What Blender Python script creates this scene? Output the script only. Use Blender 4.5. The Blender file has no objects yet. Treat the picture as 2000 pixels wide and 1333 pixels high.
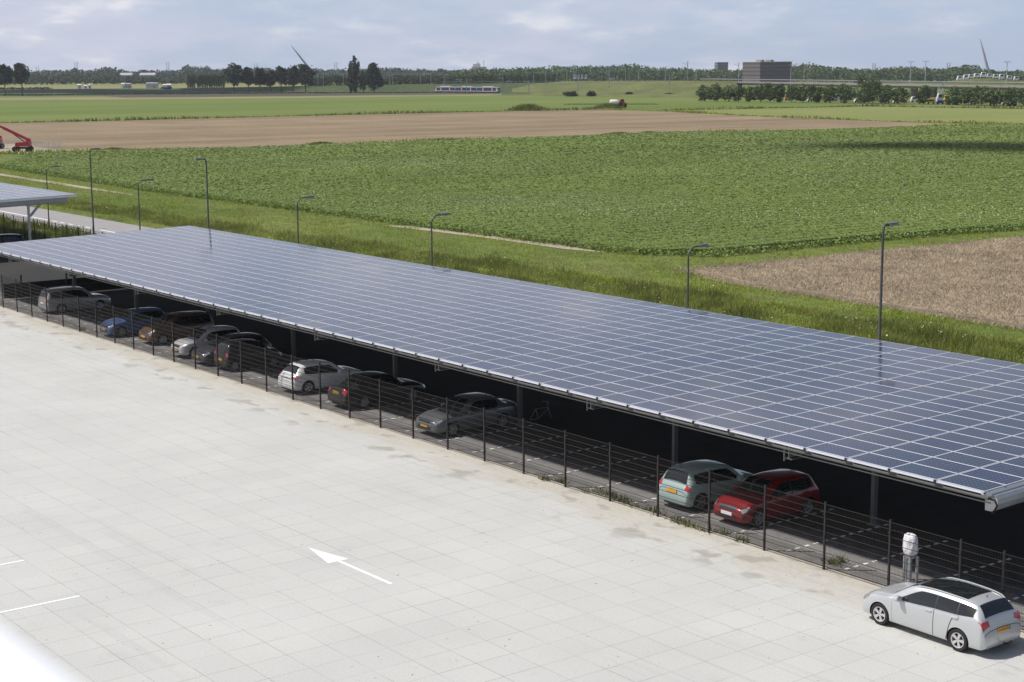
import bpy, bmesh, math, random
import numpy as np
from mathutils import Vector, Matrix
random.seed(7); rng = np.random.default_rng(7)
S = bpy.context.scene
COL = S.collection

# ------------------------------------------------------------------ camera model
FPX, YAW, PIT, ROL, CH = 3145.3, 0.91977, 0.167996, -0.003686, 15.1725
def _R():
    d = np.array([-math.sin(YAW)*math.cos(PIT), math.cos(YAW)*math.cos(PIT), -math.sin(PIT)])
    r = np.array([math.cos(YAW), math.sin(YAW), 0.0]); u = np.cross(r, d)
    r2 = r*math.cos(ROL)+u*math.sin(ROL); u2 = -r*math.sin(ROL)+u*math.cos(ROL)
    return np.array([r2, u2, d])
RM = _R()
def G(px, py, z=0.0):                     # photo pixel -> point of the level z
    d = RM.T @ np.array([(px-1000)/FPX, (666.5-py)/FPX, 1.0])
    t = (z-CH)/d[2]
    return np.array([d[0]*t, d[1]*t, z])
def hy(px): return 136.9-(px-11)*0.0037*1.0            # horizon row
def AT(px, D, z=0.0):                     # point straight below/above horizon pixel at distance D
    d = RM.T @ np.array([(px-1000)/FPX, (666.5-hy(px))/FPX, 1.0]); d[2] = 0
    d = d/np.linalg.norm(d)
    return np.array([d[0]*D, d[1]*D, z])
def proj(P):
    v = (np.atleast_2d(P)-np.array([0, 0, CH])) @ RM.T
    w = np.where(np.abs(v[:, 2]) < 1e-6, 1e-6, v[:, 2])
    return np.stack([1000+FPX*v[:, 0]/w, 666.5-FPX*v[:, 1]/w, v[:, 2]], 1)
def vis(P, m=160):
    q = proj(P); return (q[:, 2] > 1) & (q[:, 0] > -m) & (q[:, 0] < 2000+m) & (q[:, 1] > -m) & (q[:, 1] < 1333+m)
RIGHT = np.array([math.cos(YAW), math.sin(YAW), 0.0])
FACE = math.atan2(RIGHT[1], RIGHT[0])     # rotation that turns local x to image right

# ------------------------------------------------------------------ materials
def mat(name, col, rough=0.6, metal=0.0, noise=None, spec=0.5, coat=0.0, island=None, bump=None, trans=0.0, patch=None):
    """noise=(scale, amount, detail[, stretch]) ; island=list of colours chosen per mesh island"""
    m = bpy.data.materials.new(name); m.use_nodes = True
    nt = m.node_tree; N = nt.nodes; Lk = nt.links
    b = N['Principled BSDF']
    b.inputs['Base Color'].default_value = (*col, 1); b.inputs['Roughness'].default_value = rough
    b.inputs['Metallic'].default_value = metal; b.inputs['Specular IOR Level'].default_value = spec
    b.inputs['Coat Weight'].default_value = coat; b.inputs['Coat Roughness'].default_value = 0.06
    out = None
    if island:
        g = N.new('ShaderNodeNewGeometry'); r = N.new('ShaderNodeValToRGB')
        cr = r.color_ramp; n = len(island)
        cr.elements[0].position = 0; cr.elements[0].color = (*island[0], 1)
        cr.elements[1].position = 1; cr.elements[1].color = (*island[-1], 1)
        for i in range(1, n-1):
            e = cr.elements.new(i/(n-1)); e.color = (*island[i], 1)
        Lk.new(g.outputs['Random Per Island'], r.inputs[0]); out = r.outputs[0]
    if noise:
        tc = N.new('ShaderNodeTexCoord'); mp = N.new('ShaderNodeMapping'); t = N.new('ShaderNodeTexNoise')
        g2 = N.new('ShaderNodeNewGeometry')
        st = noise[3] if len(noise) > 3 else (1, 1, 1)
        mp.inputs['Scale'].default_value = st
        src = g2.outputs['Position'] if (len(noise) > 4 and noise[4] == 'w') else tc.outputs['Object']
        Lk.new(src, mp.inputs[0]); Lk.new(mp.outputs[0], t.inputs['Vector'])
        t.inputs['Scale'].default_value = noise[0]; t.inputs['Detail'].default_value = noise[2]
        mr = N.new('ShaderNodeMapRange'); mr.inputs['From Min'].default_value = 0.28; mr.inputs['From Max'].default_value = 0.72
        mr.inputs['To Min'].default_value = 1-noise[1]; mr.inputs['To Max'].default_value = 1+noise[1]
        Lk.new(t.outputs['Fac'], mr.inputs[0])
        mx = N.new('ShaderNodeVectorMath'); mx.operation = 'SCALE'
        if out: Lk.new(out, mx.inputs[0])
        else: mx.inputs[0].default_value = col
        Lk.new(mr.outputs[0], mx.inputs['Scale']); out = mx.outputs[0]
        if bump:
            bp = N.new('ShaderNodeBump'); bp.inputs['Strength'].default_value = bump[0]; bp.inputs['Distance'].default_value = bump[1]
            Lk.new(t.outputs['Fac'], bp.inputs['Height']); Lk.new(bp.outputs[0], b.inputs['Normal'])
    if patch:                                # (colour, scale, low, high, amount)
        g3 = N.new('ShaderNodeNewGeometry'); t3 = N.new('ShaderNodeTexNoise'); t3.inputs['Scale'].default_value = patch[1]; t3.inputs['Detail'].default_value = 5; Lk.new(g3.outputs['Position'], t3.inputs['Vector'])
        m3 = N.new('ShaderNodeMapRange'); m3.inputs[1].default_value = patch[2]; m3.inputs[2].default_value = patch[3]; m3.inputs[3].default_value = 0; m3.inputs[4].default_value = patch[4]; Lk.new(t3.outputs['Fac'], m3.inputs[0])
        x3 = N.new('ShaderNodeMix'); x3.data_type = 'RGBA'; Lk.new(m3.outputs[0], x3.inputs[0]); Lk.new(out, x3.inputs[6]); x3.inputs[7].default_value = (*patch[0], 1); out = x3.outputs[2]
    if out: Lk.new(out, b.inputs['Base Color'])
    if trans > 0:
        tr = N.new('ShaderNodeBsdfTranslucent'); ms = N.new('ShaderNodeMixShader'); ms.inputs[0].default_value = trans
        if out: Lk.new(out, tr.inputs['Color'])
        else: tr.inputs['Color'].default_value = (*col, 1)
        Lk.new(b.outputs[0], ms.inputs[1]); Lk.new(tr.outputs[0], ms.inputs[2])
        Lk.new(ms.outputs[0], N['Material Output'].inputs[0])
    return m

class NB:                                  # small node-graph helper for the special materials
    def __init__(s, name):
        s.m = bpy.data.materials.new(name); s.m.use_nodes = True; s.nt = s.m.node_tree; s.N = s.nt.nodes; s.b = s.N['Principled BSDF']
    def n(s, t, **k):
        x = s.N.new(t)
        for a, v in k.items(): setattr(x, a, v)
        return x
    def l(s, a, b): s.nt.links.new(a, b)
    def math(s, op, a, b=None, c=None):
        x = s.n('ShaderNodeMath', operation=op)
        for i, v in enumerate((a, b, c)):
            if v is None: continue
            if isinstance(v, (int, float)): x.inputs[i].default_value = v
            else: s.l(v, x.inputs[i])
        return x.outputs[0]
    def noise(s, vec, scale, detail=3, rough=0.5):
        x = s.n('ShaderNodeTexNoise'); s.l(vec, x.inputs['Vector']); x.inputs['Scale'].default_value = scale
        x.inputs['Detail'].default_value = detail; x.inputs['Roughness'].default_value = rough; return x.outputs['Fac']
    def mix(s, f, a, b):
        x = s.n('ShaderNodeMix', data_type='RGBA'); 
        if isinstance(f, (int, float)): x.inputs[0].default_value = f
        else: s.l(f, x.inputs[0])
        for i, v in ((6, a), (7, b)):
            if isinstance(v, tuple): x.inputs[i].default_value = (*v, 1)
            else: s.l(v, x.inputs[i])
        return x.outputs[2]
    def scale(s, col, f):
        x = s.n('ShaderNodeVectorMath', operation='SCALE')
        if isinstance(col, tuple): x.inputs[0].default_value = col
        else: s.l(col, x.inputs[0])
        s.l(f, x.inputs['Scale']); return x.outputs[0]
    def rng(s, v, a, b, c, d):
        x = s.n('ShaderNodeMapRange'); s.l(v, x.inputs[0])
        for i, q in enumerate((a, b, c, d)): x.inputs[i+1].default_value = q
        return x.outputs[0]
    def mapv(s, vec, sc=(1, 1, 1), loc=(0, 0, 0), rot=(0, 0, 0)):
        x = s.n('ShaderNodeMapping'); s.l(vec, x.inputs[0]); x.inputs['Scale'].default_value = sc
        x.inputs['Location'].default_value = loc; x.inputs['Rotation'].default_value = rot; return x.outputs[0]

M = {}
M['black'] = mat('black_rubber', (0.012, 0.012, 0.013), 0.8)
M['trim'] = mat('dark_trim', (0.02, 0.02, 0.022), 0.5)
M['glass'] = mat('dark_glass', (0.012, 0.015, 0.016), 0.04, spec=0.7)
M['chrome'] = mat('chrome', (0.7, 0.7, 0.72), 0.2, 1.0)
M['alloy'] = mat('alloy_rim', (0.62, 0.6, 0.6), 0.35, 0.6)
M['darkalloy'] = mat('grey_rim', (0.3, 0.3, 0.31), 0.4, 0.5)
M['redlamp'] = mat('red_lamp', (0.45, 0.01, 0.015), 0.15, coat=1.0)
M['whitelamp'] = mat('clear_lamp', (0.55, 0.56, 0.58), 0.12, 0.5, coat=1.0)
M['plate'] = mat('yellow_plate', (0.75, 0.38, 0.02), 0.45)
M['wplate'] = mat('white_plate', (0.75, 0.76, 0.78), 0.45)
M['ink'] = mat('plate_ink', (0.02, 0.02, 0.02), 0.6)
M['euro'] = mat('plate_blue', (0.02, 0.06, 0.3), 0.5)
M['fence'] = mat('fence_paint', (0.03, 0.026, 0.024), 0.5, 0.2, spec=0.4)
M['wire'] = mat('fence_wire', (0.035, 0.032, 0.03), 0.5, 0.3)
M['steel'] = mat('galvanised_steel', (0.42, 0.43, 0.44), 0.45, 0.5, noise=(3, 0.12, 3))
M['dsteel'] = mat('weathered_steel', (0.2, 0.21, 0.2), 0.5, 0.5, noise=(3, 0.15, 3))
M['alu'] = mat('aluminium_frame', (0.85, 0.86, 0.89), 0.4, 0.15)
M['alu2'] = mat('aluminium_joint', (0.5, 0.51, 0.57), 0.45, 0.2)
M['alu3'] = mat('aluminium_wide_joint', (0.74, 0.75, 0.8), 0.4, 0.15)
M['colm'] = mat('column_grey', (0.13, 0.135, 0.13), 0.6, 0.3)
M['eave'] = mat('eave_grey', (0.09, 0.09, 0.088), 0.5, 0.3)
M['lamp'] = mat('lamp_post_paint', (0.085, 0.09, 0.09), 0.5, 0.3, noise=(2, 0.2, 2))
M['lamphead'] = mat('lamp_head_metal', (0.2, 0.21, 0.22), 0.4, 0.4)
M['white'] = mat('white_paint', (0.86, 0.86, 0.85), 0.5)
M['ledge'] = mat('white_coping', (0.9, 0.91, 0.93), 0.45, noise=(4, 0.02, 2))
M['bag'] = mat('white_plastic_bag', (0.82, 0.8, 0.84), 0.4, noise=(9, 0.08, 4), bump=(0.6, 0.03))
M['red'] = mat('machine_red', (0.42, 0.02, 0.03), 0.4, noise=(2, 0.1, 2))
M['rail'] = mat('railing_grey', (0.45, 0.46, 0.45), 0.6)
M['concrete'] = mat('viaduct_concrete', (0.2, 0.19, 0.18), 0.8, noise=(0.5, 0.12, 4))
M['bark'] = mat('bark', (0.07, 0.055, 0.045), 0.9)

def slab_mat():
    b = NB('concrete_slabs'); g = b.n('ShaderNodeNewGeometry').outputs['Position']
    v = b.mapv(g, loc=(41.57+118, -23.27+119, 0))
    br = b.n('ShaderNodeTexBrick'); b.l(v, br.inputs['Vector'])
    br.offset = 0.0; br.inputs['Scale'].default_value = 1.0; br.inputs['Mortar Size'].default_value = 0.008
    br.inputs['Mortar Smooth'].default_value = 0.3; br.inputs['Brick Width'].default_value = 1.18; br.inputs['Row Height'].default_value = 1.19
    br.inputs['Bias'].default_value = 0
    br.inputs['Color1'].default_value = (0.49, 0.488, 0.466, 1); br.inputs['Color2'].default_value = (0.47, 0.47, 0.45, 1)
    br.inputs['Mortar'].default_value = (0.26, 0.258, 0.245, 1)
    fine = b.rng(b.noise(g, 14, 4, 0.7), 0.3, 0.7, 0.93, 1.07)
    big = b.rng(b.noise(g, 0.22, 4), 0.3, 0.7, 0.955, 1.045)
    c = b.scale(b.scale(br.outputs['Color'], fine), big)
    # joints open up darker here and there
    fade = b.rng(b.noise(b.mapv(g, loc=(9, 4, 0)), 0.55, 4, 0.7), 0.44, 0.62, 0.0, 0.75); c = b.mix(b.math('MULTIPLY', br.outputs['Fac'], fade), c, (0.45, 0.45, 0.435))
    jo = b.math('MULTIPLY', br.outputs['Fac'], b.rng(b.noise(g, 0.45, 3), 0.5, 0.62, 0.0, 0.8))
    c = b.mix(jo, c, (0.15, 0.147, 0.135))
    # wind-blown sand along the fence (y near 36.3)
    sx = b.n('ShaderNodeSeparateXYZ'); b.l(g, sx.inputs[0])
    wob = b.noise(b.mapv(g, sc=(0.35, 1, 1)), 1.0, 5, 0.6)
    edge = b.math('ADD', sx.outputs[1], b.rng(wob, 0.25, 0.75, -1.5, 1.5))
    sand = b.rng(edge, 34.2, 36.0, 0.0, 0.9)
    c = b.mix(sand, c, b.scale((0.43, 0.4, 0.345), b.rng(b.noise(g, 6, 5, 0.7), 0.3, 0.7, 0.86, 1.14)))
    # grey puddle marks along the sand
    pud = b.math('MULTIPLY', b.rng(b.noise(b.mapv(g, sc=(0.75, 1.1, 1), loc=(7, 3, 0)), 0.8, 3), 0.56, 0.63, 0.0, 0.8), b.rng(sx.outputs[1], 33.0, 34.4, 0.0, 1.0))
    c = b.mix(pud, c, b.scale((0.31, 0.295, 0.26), b.rng(b.noise(g, 10, 3), 0.3, 0.7, 0.92, 1.08)))
    ty = b.noise(b.mapv(g, sc=(0.05, 0.9, 1), rot=(0, 0, .06)), 1.3, 2); c = b.mix(b.rng(ty, 0.62, 0.72, 0.0, 0.16), c, (0.25, 0.245, 0.235))
    st = b.noise(g, 0.9, 5, 0.65); c = b.mix(b.rng(st, 0.6, 0.75, 0.0, 0.22), c, (0.3, 0.29, 0.27))
    # dark crumbs
    sp = b.rng(b.noise(g, 5.5, 1), 0.76, 0.78, 0.0, 0.7); c = b.mix(sp, c, (0.12, 0.11, 0.1))
    b.l(c, b.b.inputs['Base Color']); b.b.inputs['Roughness'].default_value = 0.85; b.b.inputs['Specular IOR Level'].default_value = 0.25
    return b.m
def bay_mat():
    b = NB('bay_bricks'); g = b.n('ShaderNodeNewGeometry').outputs['Position']
    br = b.n('ShaderNodeTexBrick'); b.l(g, br.inputs['Vector']); br.inputs['Scale'].default_value = 1
    br.inputs['Brick Width'].default_value = 0.22; br.inputs['Row Height'].default_value = 0.11; br.inputs['Mortar Size'].default_value = 0.006
    br.inputs['Color1'].default_value = (0.17, 0.165, 0.165, 1); br.inputs['Color2'].default_value = (0.125, 0.123, 0.128, 1); br.inputs['Mortar'].default_value = (0.12, 0.115, 0.1, 1)
    c = b.scale(b.scale(br.outputs['Color'], b.rng(b.noise(g, 1.2, 4), 0.3, 0.7, 0.8, 1.2)), b.rng(b.noise(g, 16, 3), 0.3, 0.7, 0.85, 1.15))
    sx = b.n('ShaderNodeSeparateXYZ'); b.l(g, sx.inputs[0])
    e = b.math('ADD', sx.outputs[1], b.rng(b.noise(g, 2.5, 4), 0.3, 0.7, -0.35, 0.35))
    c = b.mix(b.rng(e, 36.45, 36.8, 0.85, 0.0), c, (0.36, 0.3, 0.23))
    # sunlit front strip painted paler, roof shade painted dark into the bays behind
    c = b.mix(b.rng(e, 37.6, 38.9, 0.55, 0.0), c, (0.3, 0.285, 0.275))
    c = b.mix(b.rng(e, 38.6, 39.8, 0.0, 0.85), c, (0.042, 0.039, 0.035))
    b.l(c, b.b.inputs['Base Color']); b.b.inputs['Roughness'].default_value = 0.95; b.b.inputs['Specular IOR Level'].default_value = 0.05
    return b.m
def panel_mat():
    b = NB('solar_cells'); uv = b.n('ShaderNodeTexCoord').outputs['UV']
    s = b.n('ShaderNodeSeparateXYZ'); b.l(uv, s.inputs[0])
    def cell(o, n):
        f = b.math('FRACT', b.math('MULTIPLY', o, n)); return b.math('ABSOLUTE', b.math('SUBTRACT', f, 0.5))
    cx = cell(s.outputs[0], 10.0); cy = cell(s.outputs[1], 6.0)
    diamond = b.math('GREATER_THAN', b.math('ADD', cx, cy), 0.885)
    line = b.math('GREATER_THAN', b.math('MAXIMUM', cx, cy), 0.486)
    busf = b.math('LESS_THAN', b.math('ABSOLUTE', b.math('SUBTRACT', b.math('ABSOLUTE', b.math('SUBTRACT', b.math('FRACT', b.math('MULTIPLY', s.outputs[1], 6.0)), 0.5)), 0.22)), 0.012)
    w = b.math('MAXIMUM', diamond, b.math('MULTIPLY', line, 0.5)); w = b.math('MAXIMUM', w, b.math('MULTIPLY', busf, 0.35))
    oi = b.n('ShaderNodeNewGeometry').outputs['Random Per Island']
    oj = b.n('ShaderNodeObjectInfo').outputs['Random']
    rr = b.math('FRACT', b.math('ADD', oi, oj))
    r2_ = b.math('FRACT', b.math('MULTIPLY', rr, 7.31)); base = b.mix(r2_, b.mix(rr, (0.008, 0.012, 0.042), (0.018, 0.022, 0.06)), b.mix(rr, (0.03, 0.026, 0.036), (0.012, 0.024, 0.05)))
    c = b.mix(w, base, (0.24, 0.26, 0.36))
    b.l(c, b.b.inputs['Base Color'])
    b.l(b.rng(rr, 0, 1, 0.07, 0.13), b.b.inputs['Roughness']); b.b.inputs['Specular IOR Level'].default_value = 0.42
    b.b.inputs['Coat Weight'].default_value = 0.1; b.b.inputs['Coat Roughness'].default_value = 0.04
    return b.m
def ground_mat():
    b = NB('grass_ground'); g = b.n('ShaderNodeNewGeometry').outputs['Position']
    n1 = b.noise(g, 0.03, 5); n2 = b.noise(g, 0.6, 5, 0.7)
    c = b.mix(b.rng(n1, 0.35, 0.65, 0, 1), (0.085, 0.13, 0.028), (0.17, 0.19, 0.06))
    c = b.scale(c, b.rng(n2, 0.3, 0.7, 0.65, 1.3))
    b.l(c, b.b.inputs['Base Color']); b.b.inputs['Roughness'].default_value = 0.95; b.b.inputs['Specular IOR Level'].default_value = 0.1
    return b.m
def field_mat(name, a, c2, rows=0.0, sx=(1, 1, 1), s1=0.05, s2=1.5, amp=0.25, ang=0.0, bl=None):
    b = NB(name); g = b.n('ShaderNodeNewGeometry').outputs['Position']
    c = b.mix(b.rng(b.noise(b.mapv(g, sc=sx), s1, 5, 0.6), 0.35, 0.65, 0, 1), a, c2)
    c = b.scale(c, b.rng(b.noise(g, s2, 5, 0.75), 0.3, 0.7, 1-amp, 1+amp))
    if rows:
        r = b.noise(b.mapv(g, sc=(1, 0.012, 1)), rows, 3, 0.75)
        c = b.scale(c, b.rng(r, 0.32, 0.68, 0.74, 1.22))
    b.l(c, b.b.inputs['Base Color']); b.b.inputs['Roughness'].default_value = 0.95; b.b.inputs['Specular IOR Level'].default_value = 0.08
    return b.m
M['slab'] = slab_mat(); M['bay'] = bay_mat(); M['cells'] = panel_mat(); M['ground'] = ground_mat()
M['road'] = mat('road_asphalt', (0.3, 0.285, 0.28), 0.85, noise=(0.5, 0.07, 6), spec=0.2)
M['stubble'] = field_mat('stubble_soil', (0.262, 0.2, 0.128), (0.21, 0.162, 0.102), rows=0.14, s2=1.6, amp=0.38)
M['darksoil'] = field_mat('dark_soil', (0.1, 0.085, 0.06), (0.075, 0.07, 0.05), s2=0.4, amp=0.2)
M['beet'] = field_mat('beet_field', (0.11, 0.15, 0.032), (0.155, 0.19, 0.055), sx=(1, 0.25, 1), s1=0.012, s2=0.9, amp=0.22)
M['palegrass'] = field_mat('pale_grass', (0.215, 0.22, 0.08), (0.165, 0.2, 0.06), s1=0.02, s2=0.5, amp=0.12)
M['darkgrass'] = field_mat('dark_grass', (0.06, 0.085, 0.035), (0.085, 0.1, 0.045), s1=0.03, s2=0.3, amp=0.25)
M['straw'] = field_mat('straw_strip', (0.25, 0.225, 0.12), (0.2, 0.19, 0.09), s1=0.03, s2=0.4, amp=0.15)
M['farm'] = field_mat('farm_track', (0.4, 0.34, 0.26), (0.32, 0.28, 0.21), s1=0.3, s2=2, amp=0.15)
M['berm'] = field_mat('berm_grass', (0.15, 0.16, 0.06), (0.09, 0.11, 0.04), s1=0.04, s2=0.35, amp=0.3)
M['potato'] = mat('potato_leaves', (0.1, 0.16, 0.05), 0.7, island=[(0.158, 0.212, 0.054), (0.18, 0.24, 0.064), (0.205, 0.265, 0.076), (0.17, 0.228, 0.06), (0.23, 0.285, 0.1)], noise=(0.05, 0.16, 4, (1, 0.25, 1), 'w'), spec=0.1, trans=0.25, patch=((0.23, 0.26, 0.12), .03, .5, .68, .5))
M['potatobase'] = mat('potato_canopy', (0.14, 0.19, 0.05), 0.9, noise=(2.5, 0.35, 5, (1, 1, 1), 'w'), spec=0.1)
M['flower'] = mat('blossom', (0.46, 0.48, 0.34), 0.8)
M['yflower'] = mat('yellow_blossom', (0.6, 0.42, 0.03), 0.8)
M['verge'] = mat('verge_blades', (0.15, 0.2, 0.04), 0.7, island=[(0.19, 0.26, 0.025), (0.25, 0.32, 0.04), (0.3, 0.36, 0.05), (0.34, 0.33, 0.1), (0.22, 0.29, 0.035)], noise=(0.16, 0.35, 5, (0.5, 1, 1), 'w'), spec=0.1, trans=0.4, patch=((0.3, 0.25, 0.14), .22, .5, .66, .7))
M['reed'] = mat('reed_blades', (0.1, 0.13, 0.04), 0.7, island=[(0.15, 0.19, 0.028), (0.2, 0.24, 0.038), (0.25, 0.28, 0.055), (0.33, 0.29, 0.16), (0.17, 0.215, 0.033), (0.28, 0.31, 0.065)], noise=(0.25, 0.4, 5, (1, 1, 1), 'w'), spec=0.1, trans=0.4, patch=((0.09, 0.12, 0.03), .35, .48, .6, .7))
M['wheat'] = mat('wheat_ears', (0.4, 0.32, 0.22), 0.8, island=[(0.34, 0.28, 0.18), (0.44, 0.365, 0.25), (0.31, 0.25, 0.165), (0.5, 0.42, 0.3), (0.39, 0.32, 0.21)], noise=(0.2, 0.3, 5, (1, 1, 1), 'w'), spec=0.2, trans=0.15)
M['weed'] = mat('weed_leaves', (0.12, 0.15, 0.04), 0.8, island=[(0.1, 0.13, 0.03), (0.2, 0.19, 0.08), (0.13, 0.17, 0.05)])
def leafm(name, a, b_, c): return mat(name, b_, 0.75, island=[a, b_, c, b_], spec=0.15, trans=0.15, noise=(0.12, 0.2, 2, (1, 1, 1), 'w'))
M['leaf_dark'] = leafm('leaf_dark', (0.022, 0.036, 0.018), (0.032, 0.05, 0.026), (0.045, 0.064, 0.034))
M['leaf_mid'] = leafm('leaf_mid', (0.058, 0.09, 0.034), (0.088, 0.128, 0.048), (0.12, 0.165, 0.062))
M['leaf_light'] = leafm('leaf_light', (0.075, 0.11, 0.035), (0.1, 0.14, 0.045), (0.13, 0.165, 0.055))
M['leaf_blue'] = leafm('leaf_blue', (0.04, 0.06, 0.035), (0.055, 0.08, 0.045), (0.07, 0.1, 0.05))

# ------------------------------------------------------------------ object helpers
def tag(o, label=None, cat=None, group=None, kind=None):
    if label: o['label'] = label
    if cat: o['category'] = cat
    if group: o['group'] = group
    if kind: o['kind'] = kind
    return o
def empty(name, loc=(0, 0, 0), rz=0.0, label=None, cat=None, group=None):
    o = bpy.data.objects.new(name, None); COL.objects.link(o); o.location = loc; o.rotation_euler = (0, 0, rz); o.empty_display_size = 0.3
    return tag(o, label, cat, group)
def npmesh(name, V, F, mats, mi=None, smooth=False, uv=None):
    me = bpy.data.meshes.new(name); V = np.asarray(V, dtype=np.float32); F = np.asarray(F, dtype=np.int32)
    k = F.shape[1]; n = len(F)
    me.vertices.add(len(V)); me.vertices.foreach_set('co', V.ravel())
    me.loops.add(n*k); me.loops.foreach_set('vertex_index', F.ravel())
    me.polygons.add(n); me.polygons.foreach_set('loop_start', np.arange(0, n*k, k, dtype=np.int32))
    if not isinstance(mats, (list, tuple)): mats = [mats]
    for m in mats: me.materials.append(m)
    if mi is not None: me.polygons.foreach_set('material_index', np.asarray(mi, dtype=np.int32))
    me.update(calc_edges=True)
    if uv is not None:
        l = me.uv_layers.new(name='UVMap'); l.data.foreach_set('uv', np.asarray(uv, dtype=np.float32).ravel())
    if smooth: me.polygons.foreach_set('use_smooth', np.ones(n, dtype=bool))
    return me
def link(name, me, parent=None, loc=None):
    o = bpy.data.objects.new(name, me); COL.objects.link(o)
    if parent: o.parent = parent
    if loc is not None: o.location = loc
    return o
class B:                                    # collects boxes, tubes, prisms into ONE mesh
    def __init__(s): s.v = []; s.f = []; s.m = []; s.cur = 0
    def add(s, V, F):
        o = len(s.v); s.v += [tuple(map(float, p)) for p in V]; s.f += [tuple(i+o for i in f) for f in F]; s.m += [s.cur]*len(F)
    def mat(s, i): s.cur = i; return s
    def box(s, c, d, rz=0.0, mtx=None):
        x, y, z = (q/2 for q in d)
        P = [(-x, -y, -z), (x, -y, -z), (x, y, -z), (-x, y, -z), (-x, -y, z), (x, -y, z), (x, y, z), (-x, y, z)]
        if mtx is not None: P = [mtx @ Vector(p) for p in P]
        elif rz: P = [(p[0]*math.cos(rz)-p[1]*math.sin(rz), p[0]*math.sin(rz)+p[1]*math.cos(rz), p[2]) for p in P]
        s.add([(p[0]+c[0], p[1]+c[1], p[2]+c[2]) for p in P], [(0, 3, 2, 1), (4, 5, 6, 7), (0, 1, 5, 4), (1, 2, 6, 5), (2, 3, 7, 6), (3, 0, 4, 7)]); return s
    def tube(s, P, r, n=8, caps=True):
        P = [Vector(p) for p in P]; rs = r if isinstance(r, (list, tuple)) else [r]*len(P)
        V = []; prev = None
        for i, p in enumerate(P):
            t = (P[min(i+1, len(P)-1)]-P[max(i-1, 0)]).normalized()
            a = Vector((0, 0, 1)) if abs(t.z) < 0.9 else Vector((1, 0, 0))
            u = t.cross(a).normalized() if prev is None else (prev-t*prev.dot(t)).normalized()
            prev = u; w = t.cross(u)
            V += [p+(u*math.cos(2*math.pi*k/n)+w*math.sin(2*math.pi*k/n))*rs[i] for k in range(n)]
        F = [(i*n+k, i*n+(k+1) % n, (i+1)*n+(k+1) % n, (i+1)*n+k) for i in range(len(P)-1) for k in range(n)]
        if caps: F += [tuple(reversed(range(n))), tuple((len(P)-1)*n+k for k in range(n))]
        s.add(V, F); return s
    def prism(s, poly, a, b, axis='y'):      # poly of 2D points extruded from a to b along axis
        n = len(poly)
        def q(p, t): return (p[0], t, p[1]) if axis == 'y' else ((t, p[0], p[1]) if axis == 'x' else (p[0], p[1], t))
        s.add([q(p, a) for p in poly]+[q(p, b) for p in poly], [tuple(range(n)), tuple(reversed(range(n, 2*n)))]+[(i, i+n, (i+1) % n+n, (i+1) % n) for i in range(n)]); return s
    def lathe(s, prof, c, axis='z', n=16):
        V = []
        for (r, h) in prof:
            for k in range(n):
                a = 2*math.pi*k/n; x, y = r*math.cos(a), r*math.sin(a)
                V.append({'z': (c[0]+x, c[1]+y, c[2]+h), 'y': (c[0]+x, c[1]+h, c[2]+y), 'x': (c[0]+h, c[1]+x, c[2]+y)}[axis])
        m = len(prof); s.add(V, [(i*n+k, i*n+(k+1) % n, (i+1)*n+(k+1) % n, (i+1)*n+k) for i in range(m-1) for k in range(n)]); return s
    def build(s, name, mats, parent=None, smooth=False, fix=True, loc=None):
        me = bpy.data.meshes.new(name); me.from_pydata(s.v, [], s.f)
        if not isinstance(mats, (list, tuple)): mats = [mats]
        for m in mats: me.materials.append(m)
        me.polygons.foreach_set('material_index', s.m)
        if fix:
            bm = bmesh.new(); bm.from_mesh(me); bmesh.ops.recalc_face_normals(bm, faces=bm.faces); bm.to_mesh(me); bm.free()
        if smooth:
            me.polygons.foreach_set('use_smooth', [True]*len(me.polygons)); me.set_sharp_from_angle(angle=math.radians(38))
        return link(name, me, parent, loc)
def kids(o): return [c for c in bpy.data.objects if c.parent == o]
def dup(root, loc=None, rz=None, label=None, group=None, scale=None, tree=None):
    r = root.copy(); COL.objects.link(r)
    if loc is not None: r.location = loc
    if rz is not None: r.rotation_euler = (0, 0, rz)
    if scale is not None: r.scale = scale
    if label: r['label'] = label
    if group: r['group'] = group
    for ch in (tree or [(c, kids(c)) for c in kids(root)]):
        c = ch[0].copy(); COL.objects.link(c); c.parent = r
        for g in ch[1]:
            d = g.copy(); COL.objects.link(d); d.parent = c
    return r
def sheet(name, poly, z, m, kind='structure'):
    me = bpy.data.meshes.new(name); me.from_pydata([(p[0], p[1], z) for p in poly], [], [tuple(range(len(poly)))])
    me.materials.append(m); bm = bmesh.new(); bm.from_mesh(me)
    for f in bm.faces:
        f.normal_update()
        if f.normal.z < 0: f.normal_flip()
    bmesh.ops.triangulate(bm, faces=bm.faces); bm.to_mesh(me); bm.free()
    return tag(link(name, me), kind=kind)
def quads(C, size, up=0.5, aspect=1.0, seed=1):
    """random leaf quads; up biases the normals upward"""
    r = np.random.default_rng(seed); n = len(C)
    nrm = r.normal(size=(n, 3)); nrm[:, 2] += up*2; nrm /= np.linalg.norm(nrm, axis=1)[:, None]
    a = np.cross(nrm, r.normal(size=(n, 3))); a /= np.linalg.norm(a, axis=1)[:, None]; b = np.cross(nrm, a)
    s = (np.asarray(size)*np.ones(n)*r.uniform(0.6, 1.3, n))[:, None]/2
    P = np.stack([C-a*s-b*s*aspect*0.6, C+a*s-b*s*aspect, C+a*s*0.7+b*s*aspect, C-a*s*0.8+b*s*aspect*0.7], 1).reshape(-1, 3)
    return P, np.arange(4*n).reshape(n, 4)
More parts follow.
